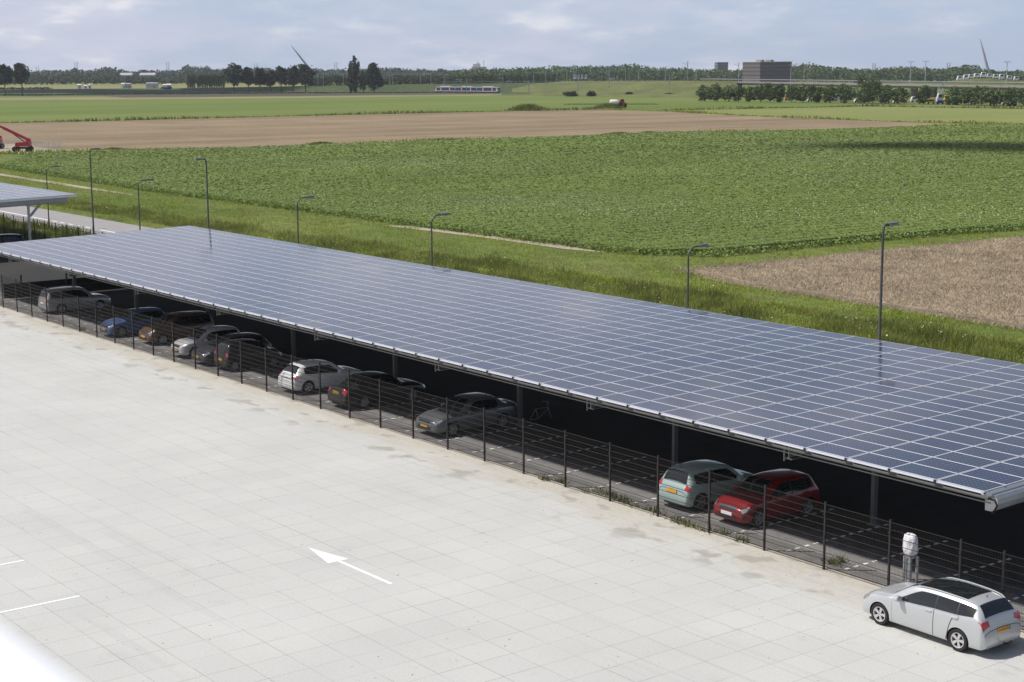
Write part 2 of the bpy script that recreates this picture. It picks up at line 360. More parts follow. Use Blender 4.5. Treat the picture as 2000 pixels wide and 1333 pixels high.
def blades(C, h, w, seed=1, lean=0.35):
    r = np.random.default_rng(seed); n = len(C)
    a = r.uniform(0, 2*np.pi, n); ax = np.stack([np.cos(a), np.sin(a), 0*a], 1)
    H = (np.asarray(h)*np.ones(n)*r.uniform(0.6, 1.25, n))[:, None]; W = (np.asarray(w)*np.ones(n)*r.uniform(0.6, 1.3, n))[:, None]/2
    ln = np.concatenate([r.normal(0, lean, (n, 2)), np.ones((n, 1))], 1); ln /= np.linalg.norm(ln, axis=1)[:, None]
    T = C+ln*H
    P = np.stack([C-ax*W, C+ax*W, T+ax*W*0.35, T-ax*W*0.35], 1).reshape(-1, 3)
    return P, np.arange(4*n).reshape(n, 4)
def inpoly(P, poly):
    x, y = P[:, 0], P[:, 1]; ins = np.zeros(len(P), bool); n = len(poly); j = n-1
    for i in range(n):
        xi, yi = poly[i]; xj, yj = poly[j]
        c = ((yi > y) != (yj > y)) & (x < (xj-xi)*(y-yi)/(yj-yi+1e-12)+xi); ins ^= c; j = i
    return ins
def scatter(poly, dens, z=0.0, seed=3, m=160):
    """points in a polygon; dens(depth) per m2, only where the lens or its neighbourhood could see"""
    r = np.random.default_rng(seed); xs = [p[0] for p in poly]; ys = [p[1] for p in poly]
    out = []; dmax = dens(0)
    A = (max(xs)-min(xs))*(max(ys)-min(ys)); n = int(A*dmax)
    while n > 0:
        k = min(n, 2000000); n -= k
        P = np.stack([r.uniform(min(xs), max(xs), k), r.uniform(min(ys), max(ys), k), np.full(k, z)], 1)
        P = P[vis(P, m)]; P = P[inpoly(P, poly)]
        D = np.hypot(P[:, 0], P[:, 1]); P = P[r.uniform(0, dmax, len(P)) < np.array(dens(D))*np.ones(len(P))]
        out.append(P)
    return np.concatenate(out)

# ================================================================== SETTING
sheet('ground', [(-3900, -500), (700, -500), (700, 4100), (-3900, 4100)], -0.06, M['ground'])
sheet('parking_pavement', [(-160, -6), (20, -6), (20, 36.42), (-160, 36.42)], 0.0, M['slab'])
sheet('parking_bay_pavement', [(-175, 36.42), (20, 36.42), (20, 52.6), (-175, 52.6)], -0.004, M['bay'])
sheet('light_aisle', [(-160, 47.6), (-108.8, 47.6), (-108.8, 50.4), (-160, 50.4)], 0.002, mat('aisle_paving', (0.42, 0.4, 0.37), 0.85, noise=(1, 0.08, 4)))
sheet('road', [(-420, 59.4), (20, 59.4), (20, 66.8), (-420, 66.8)], -0.045, M['road'])
B().box((-45, 36.42, 0.0), (260, 0.09, 0.05)).build('kerb', mat('kerb_stone', (0.42, 0.38, 0.32), 0.85, noise=(2, 0.15, 4)))['kind'] = 'structure'
b = B()
b.box((-260, 62.2, -0.041), (200, 0.2, 0.006)); b.box((-60, 62.2, -0.041), (174, 0.2, 0.006))
for x in np.arange(-158.4, -148.5, 2.1): b.box((x, 62.2, -0.041), (1.2, 0.2, 0.006))
tag(b.build('road_marking', M['white']), kind='structure')
# white painted lines on the slabs
b = B(); b.box((-43.6, 12.1, 0.004), (0.1, 10.4, 0.004)); b.box((-48.0, 12.1, 0.004), (0.1, 10.4, 0.004)); b.box((-39.2, 6.0, 0.004), (0.1, 10, 0.004))
tag(b.build('bay_line', M['white']), kind='structure')
b = B(); b.add([(-43.68, 25.02, .006), (-41.83, 25.4, .006), (-41.83, 24.65, .006)], [(0, 2, 1)])
b.add([(-41.83, 24.98, .006), (-38.93, 25.03, .006), (-38.93, 25.16, .006), (-41.83, 25.11, .006)], [(0, 1, 2, 3)])
tag(b.build('arrow_marking', mat('worn_white_paint', (0.78, 0.78, 0.77), 0.6, noise=(4, 0.16, 6))), kind='structure')
# dashed bay markings: white paving bricks
b = B()
for k in range(-14, 48):
    x = -31.56-2.425*k
    for j in range(12): b.box((x, 36.92+0.43*j, 0.002), (0.1, 0.2, 0.006))
tag(b.build('bay_dashes', mat('white_brick', (0.78, 0.77, 0.74), 0.7)), kind='structure')

POT = [(-255, 92), (-214, 90), (-191, 88), (-99, 89), (-95, 93), (-94.5, 111), (-92, 132), (-84, 370), (-257, 366), (-267, 279), (-277, 256), (-276, 210), (-279, 150), (-284, 126), (-285, 108)]
STB = [(-288, 112), (-283, 126), (-281, 150), (-279, 210), (-279, 256), (-270, 279), (-262, 358), (-296, 359), (-350, 366), (-419, 386), (-455, 386), (-457, 345), (-461, 308), (-461, 250), (-459, 189), (-462, 167), (-466, 60), (-330, 60)]
GRN = [(-464, 60), (-464, 167), (-462, 189), (-465, 250), (-465, 308), (-457, 392), (-429, 398), (-424, 443), (-417, 493), (-353, 501), (-371, 526), (-434, 530), (-582, 572), (-643, 557), (-722, 551), (-753, 503), (-785, 434), (-785, 394), (-859, 369), (-942, 341), (-1100, 200), (-1100, 60)]
STP = [(-418, 389), (-350, 368), (-296, 361), (-258, 370), (-240, 480), (-300, 520), (-352, 499), (-416, 490), (-422, 443), (-427, 396)]
sheet('stubble_field', STB, -0.02, M['stubble']); sheet('beet_field', GRN, -0.015, M['beet']); sheet('pale_field', STP, -0.018, M['palegrass'])
def pxsheet(name, pts, z, m): return sheet(name, [tuple(G(x, y)[:2]) for x, y in pts], z, m)
pxsheet('straw_strip', [(-60, 192), (560, 187), (980, 183.5), (980, 187), (540, 192.5), (-60, 197)], -0.012, M['straw'])
pxsheet('plough_strip', [(180, 186), (330, 182), (860, 183), (940, 184.5), (560, 188.5), (240, 191)], -0.008, M['darksoil'])
pxsheet('dark_meadow', [(-60, 173.5), (560, 172), (1000, 170), (1040, 184), (860, 184), (560, 184), (180, 187), (-60, 190)], -0.03, M['darkgrass'])
pxsheet('pale_meadow', [(-60, 169), (560, 168), (560, 173), (-60, 175)], -0.025, M['straw'])
pxsheet('yellow_meadow', [(-60, 157), (560, 157), (900, 160), (900, 169), (-60, 170)], -0.035, M['palegrass'])
pxsheet('far_meadow', [(930, 185.5), (1360, 183), (2060, 197), (2060, 208.5), (1700, 204), (1400, 191.5), (1200, 189.5), (1000, 187.2)], -0.01, M['berm'])
sheet('farm_track', [(-400, 83.6), (-262, 84.2), (-200, 82.6), (-182, 82.9), (-200, 84.0), (-262, 86.0), (-400, 85.6)], -0.03, M['farm'])
sheet('bare_patch', [(-133, 85.6), (-118, 86.4), (-106, 86.2), (-101, 87.2), (-110, 88.2), (-131, 87.4)], -0.028, M['farm'])
sheet('machine_yard', [(-330, 98), (-288, 108), (-286, 118), (-330, 122)], -0.01, M['farm'])

# ---- potato canopy body + leaves
def canopy_body(name, poly, h, m, z0=-0.05):
    n = len(poly); b = B(); b.add([(p[0], p[1], z0) for p in poly]+[(p[0], p[1], h) for p in poly], [tuple(range(n, 2*n))]+[(i, (i+1) % n, (i+1) % n+n, i+n) for i in range(n)])
    return b.build(name, m)
pb = canopy_body('potato_field', POT, 0.40, M['potatobase'])
C = scatter(POT, lambda D: np.where(D < 140, 60.0, np.where(D < 200, 32.0, np.where(D < 280, 14.0, 6.0))), 0.42, 11, 90)
D = np.hypot(C[:, 0], C[:, 1]); row = np.sin(C[:, 0]*2*np.pi/0.9*0.5)
C[:, 2] += 0.03*row+rng.normal(0, 0.022, len(C))
size = np.where(D < 140, 0.14, np.where(D < 200, 0.19, np.where(D < 280, 0.28, 0.45)))
V, F = quads(C, size, 3.4, 1.0, 12)
# loose ragged border plants spilling over the field edge
E1 = scatter([(-258, 90), (-191, 86.6), (-99, 87.4), (-93, 92), (-93, 111), (-90.5, 132), (-92, 132), (-94.5, 111), (-95, 93), (-99, 89), (-191, 88), (-255, 92)], lambda D: 34.0+0*D, 0.2, 13, 90)
E1[:, 2] = rng.uniform(0.0, 0.42, len(E1)); V2, F2 = quads(E1, 0.2, 0.6, 1.0, 14)
trk = np.abs(((C[:, 0]+104+27) % 27.0)-.9); C = C; keep = ~((np.abs(trk-.9) < .22) & (rng.random(len(C)) < .85)); C = C[keep]; D = D[keep]; V, F = quads(C, size[keep], 2.2, 1.0, 12)
sel = rng.random(len(C)) < 0.04*(1+1.2*np.sin(C[:, 0]*.045+1.3*np.sin(C[:, 1]*.03))*np.cos(C[:, 1]*.05)); FC = C[sel].copy(); FC[:, 2] += 0.2; Vf, Ff = quads(FC, np.where(D[sel] < 160, 0.055, 0.095), 1.5, 1.0, 15)
me = npmesh('potato_plants', np.concatenate([V, V2, Vf]), np.concatenate([F, F2+len(V), Ff+len(V)+len(V2)]), [M['potato'], M['flower']], np.concatenate([np.zeros(len(F)+len(F2), int), np.ones(len(Ff), int)]))
pl = link('potato_plants', me)
tag(pb, kind='structure'); tag(pl, 'dense green potato plants with small pale blossoms filling the big field', 'crop', kind='stuff')

# ---- ripe wheat field (tan triangle on the right)
WH = [(-87.2, 83.7), (-80, 81.5), (-56, 80.4), (20, 80.4), (20, 140), (-85, 140), (-86.8, 100)]
tag(canopy_body('wheat_field', WH, 0.22, mat('wheat_base', (0.27, 0.21, 0.15), 0.95, noise=(0.8, 0.3, 4, (1, 1, 1), 'w'))), kind='structure')
C = scatter(WH, lambda D: 95.0+0*D, 0.2, 21, 60); Cb = scatter([(-89.4, 83.2), (-80.3, 80.7), (-56, 79.6), (20, 79.6), (20, 80.4), (-56, 80.5), (-80, 81.6), (-86.6, 83.8), (-86.8, 100), (-85, 140), (-86, 140), (-87.8, 100)], lambda D: 70.0+0*D, 0.0, 23, 60); C = np.concatenate([C, Cb])
C[:, 2] += rng.normal(0, 0.05, len(C)); V, F = blades(C, 0.2, 0.045, 22, 1.0)
tag(link('wheat_plants', npmesh('wheat_plants', V, F, M['wheat'])), 'ripe brown wheat standing beside the green verge at right', 'crop', kind='stuff')

# ---- verge: short bright grass, and the tall reed belt along the ditch
VG = [(-260, 67.0), (30, 67.0), (30, 80.0), (-56, 80.0), (-80, 81.0), (-86.5, 83.5), (-86.5, 100), (-85, 136), (-92.5, 136), (-93.5, 108), (-94.5, 92.5), (-99, 88.4), (-191, 87.6), (-260, 92)]
C = scatter(VG, lambda D: np.where(D < 120, 40.0, 20.0), -0.05, 31, 60)
bare = inpoly(C, [(-262, 84), (-190, 82.6), (-182, 83), (-190, 84.4), (-262, 86.2)])
C = C[~bare | ((np.sin(C[:, 0]*.5)+np.sin(C[:, 1]*2.3+C[:, 0]*.3)+rng.normal(0, .8, len(C))) > 0.1)]
b2 = inpoly(C, [(-133, 85.6), (-118, 86.4), (-106, 86.2), (-101, 87.2), (-110, 88.2), (-131, 87.4)]); C = C[~b2 | ((np.sin(C[:, 0]*1.3)+np.sin(C[:, 1]*3.1+C[:, 0]*.6)+rng.normal(0, .8, len(C))) > 0)]
hh = 0.28+0.16*np.sin(C[:, 0]*0.37)*np.cos(C[:, 1]*0.8); V, F = blades(C, np.clip(hh*.7, 0.1, 0.4), 0.06, 32, 1.1)
cl = np.sin(C[:, 0]*.31+2*np.sin(C[:, 1]*.4))*np.sin(C[:, 1]*.9+C[:, 0]*.12); sel = rng.random(len(C)) < 0.03*np.clip(cl-.55, 0, 1); Q = C[sel].copy(); Q[:, 2] += 0.38; V2, F2 = quads(Q, 0.09, 1.5, 1.0, 33)
me = npmesh('verge_grass', np.concatenate([V, V2]), np.concatenate([F, F2+len(V)]), [M['verge'], M['flower'], M['yflower']], np.concatenate([np.zeros(len(F), int), 1+(rng.random(len(F2)) < 0.4).astype(int)]))
tag(link('verge_grass', me), 'bright green and yellowish rough grass between road and fields', 'grass', kind='stuff')
RD = [(-186, 69.2), (-160, 69.3), (-130, 68.4), (-100, 68.0), (30, 68.0), (30, 75.6), (-50, 75.2), (-75, 76.2), (-95, 76.4), (-125, 75.2), (-150, 74.3), (-186, 73.5)]
C = scatter(RD, lambda D: np.where(D < 110, 85.0, 50.0), -0.05, 41, 60)
nz = np.sin(C[:, 0]*0.21)+np.sin(C[:, 0]*0.57+C[:, 1]*1.1)+np.sin(C[:, 1]*1.9+C[:, 0]*0.13)
C = C[(nz+rng.normal(0, 1.0, len(C))) > -1.9]
nz = np.sin(C[:, 0]*0.3)+np.sin(C[:, 0]*0.77+1.3*C[:, 1])
V, F = blades(C, np.clip(0.5+0.2*nz, 0.2, 1.0), 0.05, 42, 0.85)
sel = (rng.random(len(C)) < 0.035) & (nz > 1.1); Q = C[sel].copy(); Q[:, 2] += rng.uniform(.4, .9, len(Q)); V2, F2 = quads(Q, 0.09, 1.5, 1.0, 43)
me = npmesh('reed_belt', np.concatenate([V, V2]), np.concatenate([F, F2+len(V)]), [M['reed'], M['flower'], M['yflower']], np.concatenate([np.zeros(len(F), int), 1+(rng.random(len(F2)) < 0.3).astype(int)]))
tag(link('reed_belt', me), 'tall dark reeds and weeds along the ditch behind the solar roof', 'reeds', kind='stuff')
# rough grass between the rear fence and the road at left
C = scatter([(-175, 52.9), (-110, 52.9), (-110, 59.2), (-175, 59.2)], lambda D: 22.0+0*D, -0.05, 51, 60)
nz = np.sin(C[:, 0]*0.6)+np.sin(C[:, 1]*1.4+C[:, 0]*0.25)
C = C[(nz > -1.1)]; nz = nz[nz > -1.1]; V, F = blades(C, np.clip(0.5+0.2*nz, 0.2, 1), 0.12, 52, 0.45)
tag(link('roadside_weeds', npmesh('roadside_weeds', V, F, M['reed'])), 'rough weeds between rear fence and road, left of the solar roof', 'weeds', kind='stuff')
# field margins between the parcels, seen as thin ragged lines
def margin(name, pts, w, h, dens, m, label, sz=0.3):
    Q = []
    for a, c in zip(pts[:-1], pts[1:]):
        a = np.array(a); c = np.array(c); L = np.linalg.norm(c-a); n = int(L*w*dens); t = rng.random(n)[:, None]; nn = np.array([-(c-a)[1], (c-a)[0]])/L
        p = a+(c-a)*t+nn*(rng.random(n)-0.5)[:, None]*w; Q.append(np.concatenate([p, np.zeros((n, 1))], 1))
    C = np.concatenate(Q); C = C[vis(C, 120)]; V, F = blades(C, h*(1+0.5*np.sin(C[:, 0]*0.11+C[:, 1]*0.07)), sz, 61, 0.5)
    tag(link(name, npmesh(name, V, F, m)), label, 'grass', kind='stuff')
margin('field_margin', [(-300, 98), (-286, 112), (-282, 150), (-278, 210), (-278, 256), (-268, 279), (-259, 366), (-250, 420)], 4.0, 0.55, 3.0, M['verge'], 'yellow green margin between potato field and brown stubble', 0.35)
margin('ditch_margin', [(-463, 60), (-463, 167), (-460, 189), (-463, 308), (-456, 390)], 3.0, 0.7, 2.2, M['reed'], 'dark thin ditch bank between stubble and beet field', 0.5)
margin('strip_margin', [(-456, 390), (-418, 388), (-350, 366.5), (-296, 359.5), (-258, 364)], 2.4, 0.6, 2.0, M['verge'], 'pale grass line along the far right edge of the stubble', 0.5)
margin('meadow_margin', [(-430, 396), (-425, 443), (-419, 493), (-353, 500), (-300, 520)], 3.0, 0.7, 1.6, M['reed'], 'dark line between pale meadow and green field at right', 0.6)

# small weeds growing through the sand at the near fence
C = []
for (px, py, n, s) in [(1063, 938, 60, .3), (1096, 942, 50, .3), (1200, 972, 160, .9), (1222, 985, 90, .6), (1147, 963, 30, .3), (1276, 1000, 80, .5), (1340, 1027, 120, 1.1), (1450, 1058, 60, .4), (1625, 1102, 70, .4), (1640, 1098, 60, .15), (160, 645, 30, .4), (1330, 1020, 60, .6), (1408, 1042, 40, .5)]:
    g = G(px, py); C.append(np.stack([g[0]+rng.normal(0, s/2, n), g[1]+rng.normal(0, 0.08, n), np.zeros(n)], 1))
C = np.concatenate(C); V, F = blades(C, 0.2, 0.035, 71, 0.6)
tag(link('pavement_weeds', npmesh('pavement_weeds', V, F, M['weed'])), 'scattered green weeds growing from sand at the near mesh fence', 'weeds', kind='stuff')

# ================================================================== FENCES
def fence(name, label, y, x0, x1, h=2.12, step=2.5, extra=(), bars=9, group=None):
    root = empty(name, (x0, y, 0), 0, label, 'fence', group)
    n = int(round((x1-x0)/step)); b = B()
    b.box((0, 0, h/2), (0.06, 0.06, h)); b.box((0, 0, h+0.01), (0.066, 0.066, 0.03))
    for z in (0.35, 1.05, 1.75): b.box((0, -0.04, z), (0.07, 0.03, 0.05))
    pm = b.build('fence_post', M['fence'], root).data
    b = B()
    for k in range(1, 50): b.box((k*step/50, 0, 0.06+(h-0.09)/2), (0.004, 0.004, h-0.09))
    for k in range(bars+1):
        z = 0.1+k*(h-0.16)/bars
        for s in (-1, 1): b.box((step/2, s*0.007, z), (step-0.07, 0.008, 0.012))
    fm = b.build('mesh_panel', M['wire'], root).data
    for i in range(1, n+1): link('fence_post', pm, root, (i*step, 0, 0))
    for i in range(1, n): link('mesh_panel', fm, root, (i*step, 0, 0))
    for x in extra: link('fence_post', pm, root, (x-x0, 0.02, 0))
    return root
FX = -101.963
fence('mesh_fence', 'long dark steel mesh fence along the near side of the parking bays', 36.312, FX-15, FX+2.5*39, extra=(-25.55,))
fence('mesh_fence', 'dark mesh fence beside the road behind the far left canopy', 52.75, -171.7, -109.2)

# ================================================================== SOLAR CANOPIES
PX, PY = 1.6446, 0.972
def canopy(name, label, x0, x1, y0, z0, tilt, rows, nparts, cols_y, beam_x, brace=False, cut=0.0):
    root = empty(name, (x1, y0, 0), 0, label, 'solar canopy')
    T = lambda dx, dy, dz=0.0: (dx, dy, z0+tilt*dy+dz)
    n = int(round((x1-x0)/PX))
    def panel_geo(dx, dy, gx):
        w, d = PX-gx, PY-0.012; fw = 0.021; V = []; F = []; mi = []; uv = []
        def q(a, c, e, f, dz, m):
            o = len(V); V.extend([T(a, c, dz), T(e, c, dz), T(e, f, dz), T(a, f, dz)]); F.append((o, o+1, o+2, o+3)); mi.append(m); uv.extend([(0, 0), (1, 0), (1, 1), (0, 1)])
        a0, a1, c0, c1 = dx-w, dx, dy, dy+d
        sm = 4 if gx > .03 else 3
        q(a0+fw, c0+fw, a1-fw, c1-fw, -0.003, 0)
        q(a0, c0, a1, c0+fw, 0, 1); q(a0, c1-fw, a1, c1, 0, 1); q(a0, c0+fw, a0+fw, c1-fw, 0, sm); q(a1-fw, c0+fw, a1, c1-fw, 0, sm)
        for (p, r_) in (((a0, c0), (a1, c0)), ((a1, c0), (a1, c1)), ((a1, c1), (a0, c1)), ((a0, c1), (a0, c0))):
            o = len(V); V.extend([T(p[0], p[1], -0.035), T(r_[0], r_[1], -0.035), T(r_[0], r_[1]), T(p[0], p[1])]); F.append((o, o+1, o+2, o+3)); mi.append(3); uv.extend([(0, 0)]*4)
        o = len(V); V.extend([T(a0, c0, -0.035), T(a0, c1, -0.035), T(a1, c1, -0.035), T(a1, c0, -0.035)]); F.append((o, o+1, o+2, o+3)); mi.append(2); uv.extend([(0, 0)]*4)
        return V, F, mi, uv
    cells = [(i, j) for i in range(n) for j in range(rows)]
    def dist(c): return math.hypot(x1-c[0]*PX, y0+c[1]*PY)
    def seen(c):
        P = proj([(x1-(c[0]+.5)*PX, y0+(c[1]+.5)*PY, z0)])[0]; return -20 < P[0] < 2020
    cells.sort(key=lambda c: (not seen(c), dist(c)))
    mats = [M['cells'], M['alu'], M['trim'], M['alu2'], M['alu3']]
    # joints: the two short ends of neighbouring modules almost touch every second time
    gx = lambda i: 0.055 if i % 2 == 0 else 0.012
    for c in cells[:nparts]:
        V, F, mi, uv = panel_geo(-c[0]*PX, c[1]*PY, gx(c[0])); link('solar_panel', npmesh('solar_panel', V, F, mats, mi, uv=uv), root)
    VV = []; FF = []; MM = []; UU = []
    for c in cells[nparts:]:
        V, F, mi, uv = panel_geo(-c[0]*PX, c[1]*PY, gx(c[0])); o = len(VV); VV += V; FF += [tuple(k+o for k in f) for f in F]; MM += mi; UU += uv
    if VV: tag(link('solar_panel_rows', npmesh('solar_panel_rows', VV, FF, mats, MM, uv=UU), root), kind='stuff')
    W = rows*PY; L = n*PX
    # deck strips showing bright in the wide joints, purlins beneath
    b = B()
    for j in range(rows+1):
        y = min(max(j*PY-0.006, 0.03), W-0.03); b.add([T(-L, y-.03, -.09), T(0, y-.03, -.09), T(0, y+.03, -.09), T(-L, y+.03, -.09), T(-L, y-.03, -.037), T(0, y-.03, -.037), T(0, y+.03, -.037), T(-L, y+.03, -.037)],
                                                     [(0, 3, 2, 1), (4, 5, 6, 7), (0, 1, 5, 4), (1, 2, 6, 5), (2, 3, 7, 6), (3, 0, 4, 7)])
    b.build('purlins', M['alu'], root)
    b = B()
    for i in range(0, n+1):
        x = -i*PX; x = min(x+0.02, -0.05)
        b.add([T(x-.05, 0, -.2), T(x+.05, 0, -.2), T(x+.05, W, -.2), T(x-.05, W, -.2), T(x-.05, 0, -.042), T(x+.05, 0, -.042), T(x+.05, W, -.042), T(x-.05, W, -.042)],
              [(0, 3, 2, 1), (4, 5, 6, 7), (0, 1, 5, 4), (1, 2, 6, 5), (2, 3, 7, 6), (3, 0, 4, 7)])
    b.build('rafters', M['alu'], root)
    # eave: round gutter pipe, flat lip and clamps
    b = B(); b.tube([T(-L, -0.035, -0.06), T(0, -0.035, -0.06)], 0.02, 8); b.build('edge_tube', M['alu2'], root, True)
    b = B(); b.tube([T(-L, -0.0, -0.175), T(0.15, -0.0, -0.175)], 0.05, 8); b.build('eave_pipe', M['eave'], root, True)
    b = B(); b.box((-L/2+.1, 0.02, z0-0.30), (L+.2, 0.03, 0.035)); b.build('lower_rail', M['eave'], root)
    cb = B(); cb.box((0, 0, 0), (0.06, 0.05, 0.09)); cb.box((0.12, -0.01, -0.05), (0.26, 0.04, 0.03)); cb.box((0, 0, 0.055), (0.03, 0.03, 0.03))
    cl = None
    for i in range(1, n):
        p = T(-i*PX, -0.06, -0.055)
        if cl is None: o = cb.build('clamp', M['trim'], root); cl = o.data; o.location = p
        else: link('clamp', cl, root, p)
    # cross beams, columns
    for bx in beam_x:
        d = bx-x1; b = B()
        w, hgt = 0.3, 0.5
        prof = [(-.15, -.0), (.15, -.0), (.15, -.03), (.02, -.05), (.02, -.45), (.15, -.47), (.15, -.5), (-.15, -.5), (-.15, -.47), (-.02, -.45), (-.02, -.05), (-.15, -.03)]
        yA, yB = 0.55, W-0.5; o = len(b.v)
        for y in (yA, yB): b.v += [(d+p[0], y, z0+tilt*y-0.2+p[1]) for p in prof]
        m = len(prof); b.f += [tuple(o+k for k in range(m)), tuple(o+m+k for k in reversed(range(m)))]+[(o+k, o+m+k, o+m+(k+1) % m, o+(k+1) % m) for k in range(m)]; b.m += [0]*(m+2)
        b.box((d-0.16, yA-0.02, z0-.45), (0.045, 0.045, 0.62)); b.box((d+0.05, yA+0.3, z0-.43), (0.2, 0.25, 0.3))
        b.build('cross_beam', M['steel'] if brace else M['dsteel'], root)
        for cy in cols_y:
            y = cy-y0; zt = z0+tilt*y-0.7; b = B()
            (b.box((d, y, zt/2), (0.07, 0.2, zt)), b.box((d-.07, y, zt/2), (0.07, 0.2, zt-.004))) if not brace else b.box((d, y, zt/2), (0.3, 0.12, zt))
            b.box((d, y, 0.02), (0.32, 0.32, 0.04)); b.box((d, y, zt-.03), (0.34, 0.4, 0.05))
            for sy in ((-1, 1) if not brace else (1,)):
                b.tube([(d, y+sy*0.12, zt-0.9), (d, y+sy*0.75, zt-0.2), (d, y+sy*1.0, zt+0.02)], 0.06 if not brace else 0.11, 8)
            b.build('column', M['steel'] if brace else M['colm'], root)
    return root, z0, W, L
XR = -26.41
c1, z0, W1, L1 = canopy('solar_canopy', 'long low parking roof covered in rows of dark blue solar panels', XR-49*PX, XR, 36.496, 3.6036, 0.0240, 16, 100, (41.3, 48.2), [-34.2-9.72*k for k in range(8)])
# end beam with its bright folded gutter at the right hand end
b = B(); prof = [(-.05, -.0), (.26, -.04), (.34, -.14), (.36, -.28), (.30, -.42), (.2, -.5), (.08, -.52), (-.1, -.52), (-.12, -.06)]
m = len(prof)
for y in (0.35, W1-.2): b.v += [(-0.12+p[0]*0.9, y, z0+0.024*y-0.13+p[1]) for p in prof]
b.f += [tuple(range(m)), tuple(m+k for k in reversed(range(m)))]+[(k, m+k, m+(k+1) % m, (k+1) % m) for k in range(m)]; b.m += [0]*(m+2)
b.build('end_beam', M['steel'], c1)
b = B(); b.tube([(-.16, .28, z0-.28), (0.02, .2, z0-.24), (0.17, .25, z0-.27), (0.22, .3, z0-.42), (0.14, .3, z0-.58), (.06, .3, z0-.66)], 0.028, 8); b.build('cable', M['black'], c1, True)
c2, z2, W2, L2 = canopy('solar_canopy', 'smaller solar roof on a pale braced steel column at the left edge', -128.4-24*PX, -128.4, 52.5-16*PY, 4.6, 0.024, 16, 40, (41.5, 48.6), [-129.3-9.72*k for k in range(4)], brace=True)

pf = empty('raised_platform', (-106.2, 37.9, 0), 0, 'low dark raised platform with posts beyond the left end of the long roof', 'platform')
B().prism([(0, 0), (0, 13.8), (-10.5, 13.8), (-10.5, 8.5), (-9.0, 6.2), (-4.5, 1.6)], 0, .95, 'z').build('deck', mat('platform_dark', (.014, .0135, .013), .95, noise=(1, .2, 3)), pf)
b = B(); b.box((.03, 6.9, .5), (.05, 13.8, .07)); b.build('plank', M['trim'], pf)
for y in (1.2, 4.4, 8, 11.5): B().box((.08, y, .75), (.1, .1, 1.5)).build('post', M['trim'], pf)
# ================================================================== LAMPS
def lamp(x, y, h, label, sgn=1, curved=True):
    root = empty('street_lamp', (x, y, 0), 0, label, 'street lamp', 'street lamps between car park and road')
    b = B(); r0 = 0.078 if h > 7 else 0.062
    b.tube([(0, 0, 0), (0, 0, 1.0), (0, 0, 1.02), (0, 0, h-0.55)], [r0*1.15, r0*1.15, r0, r0*0.75], 10)
    b.box((0, -r0, 0.75), (0.09, 0.02, 0.3)); b.build('pole', M['lamp'], root, True)
    b = B(); R = 0.5 if curved else 0.12
    P = [(0, sgn*(R-R*math.cos(a)), h-0.55+(0.5 if curved else 0.5)*math.sin(a)) for a in np.linspace(0, math.pi/2, 8)]
    P.append((0, sgn*(R+0.35), h-0.03)); b.tube(P, r0*0.75, 8); b.build('arm', M['lamp'], root, True)
    b = B(); y0 = sgn*(R+0.25)
    o = [(-.13, 0), (.13, 0), (.16, .35), (.12, .62), (-.12, .62), (-.16, .35)]
    b.v += [(p[0], y0+sgn*p[1], h-0.09) for p in o]+[(p[0]*.7, y0+sgn*p[1]*.95, h+0.05) for p in o]
    b.f += [tuple(range(6)), tuple(range(6, 12))]+[(k, (k+1) % 6, (k+1) % 6+6, k+6) for k in range(6)]; b.m += [0]*8
    hd = b.build('lamp_head', M['lamphead'], root)
    B().box((0, y0+sgn*0.32, h-0.1), (0.18, 0.4, 0.02)).build('lens', M['whitelamp'], hd)
for args in [(-150.7, 58.6, 6.0, 'short curved lamp standing right behind the pale canopy column at far left', 1, True), (-127.7, 57.6, 5.95, 'short curved lamp rising behind the left end of the long solar roof', 1, True),
             (-102.1, 58.3, 6, 'short curved lamp, first one right of the tall lamp with left-pointing head', 1, True), (-84.4, 57.9, 6, 'short curved lamp rising behind the middle of the solar roof', 1, True),
             (-60.7, 57.8, 6, 'short curved lamp in front of the pointed tip of the wheat field', 1, True),
             (-140.7, 58.9, 8.05, 'tall thin lamp at left whose head points to the right', 1, False), (-119.7, 60.0, 8, 'tall lamp whose head alone points to the left', -1, False),
             (-48.6, 58.6, 8, 'tall lamp at right standing in front of the brown wheat field', 1, False)]:
    lamp(*args)

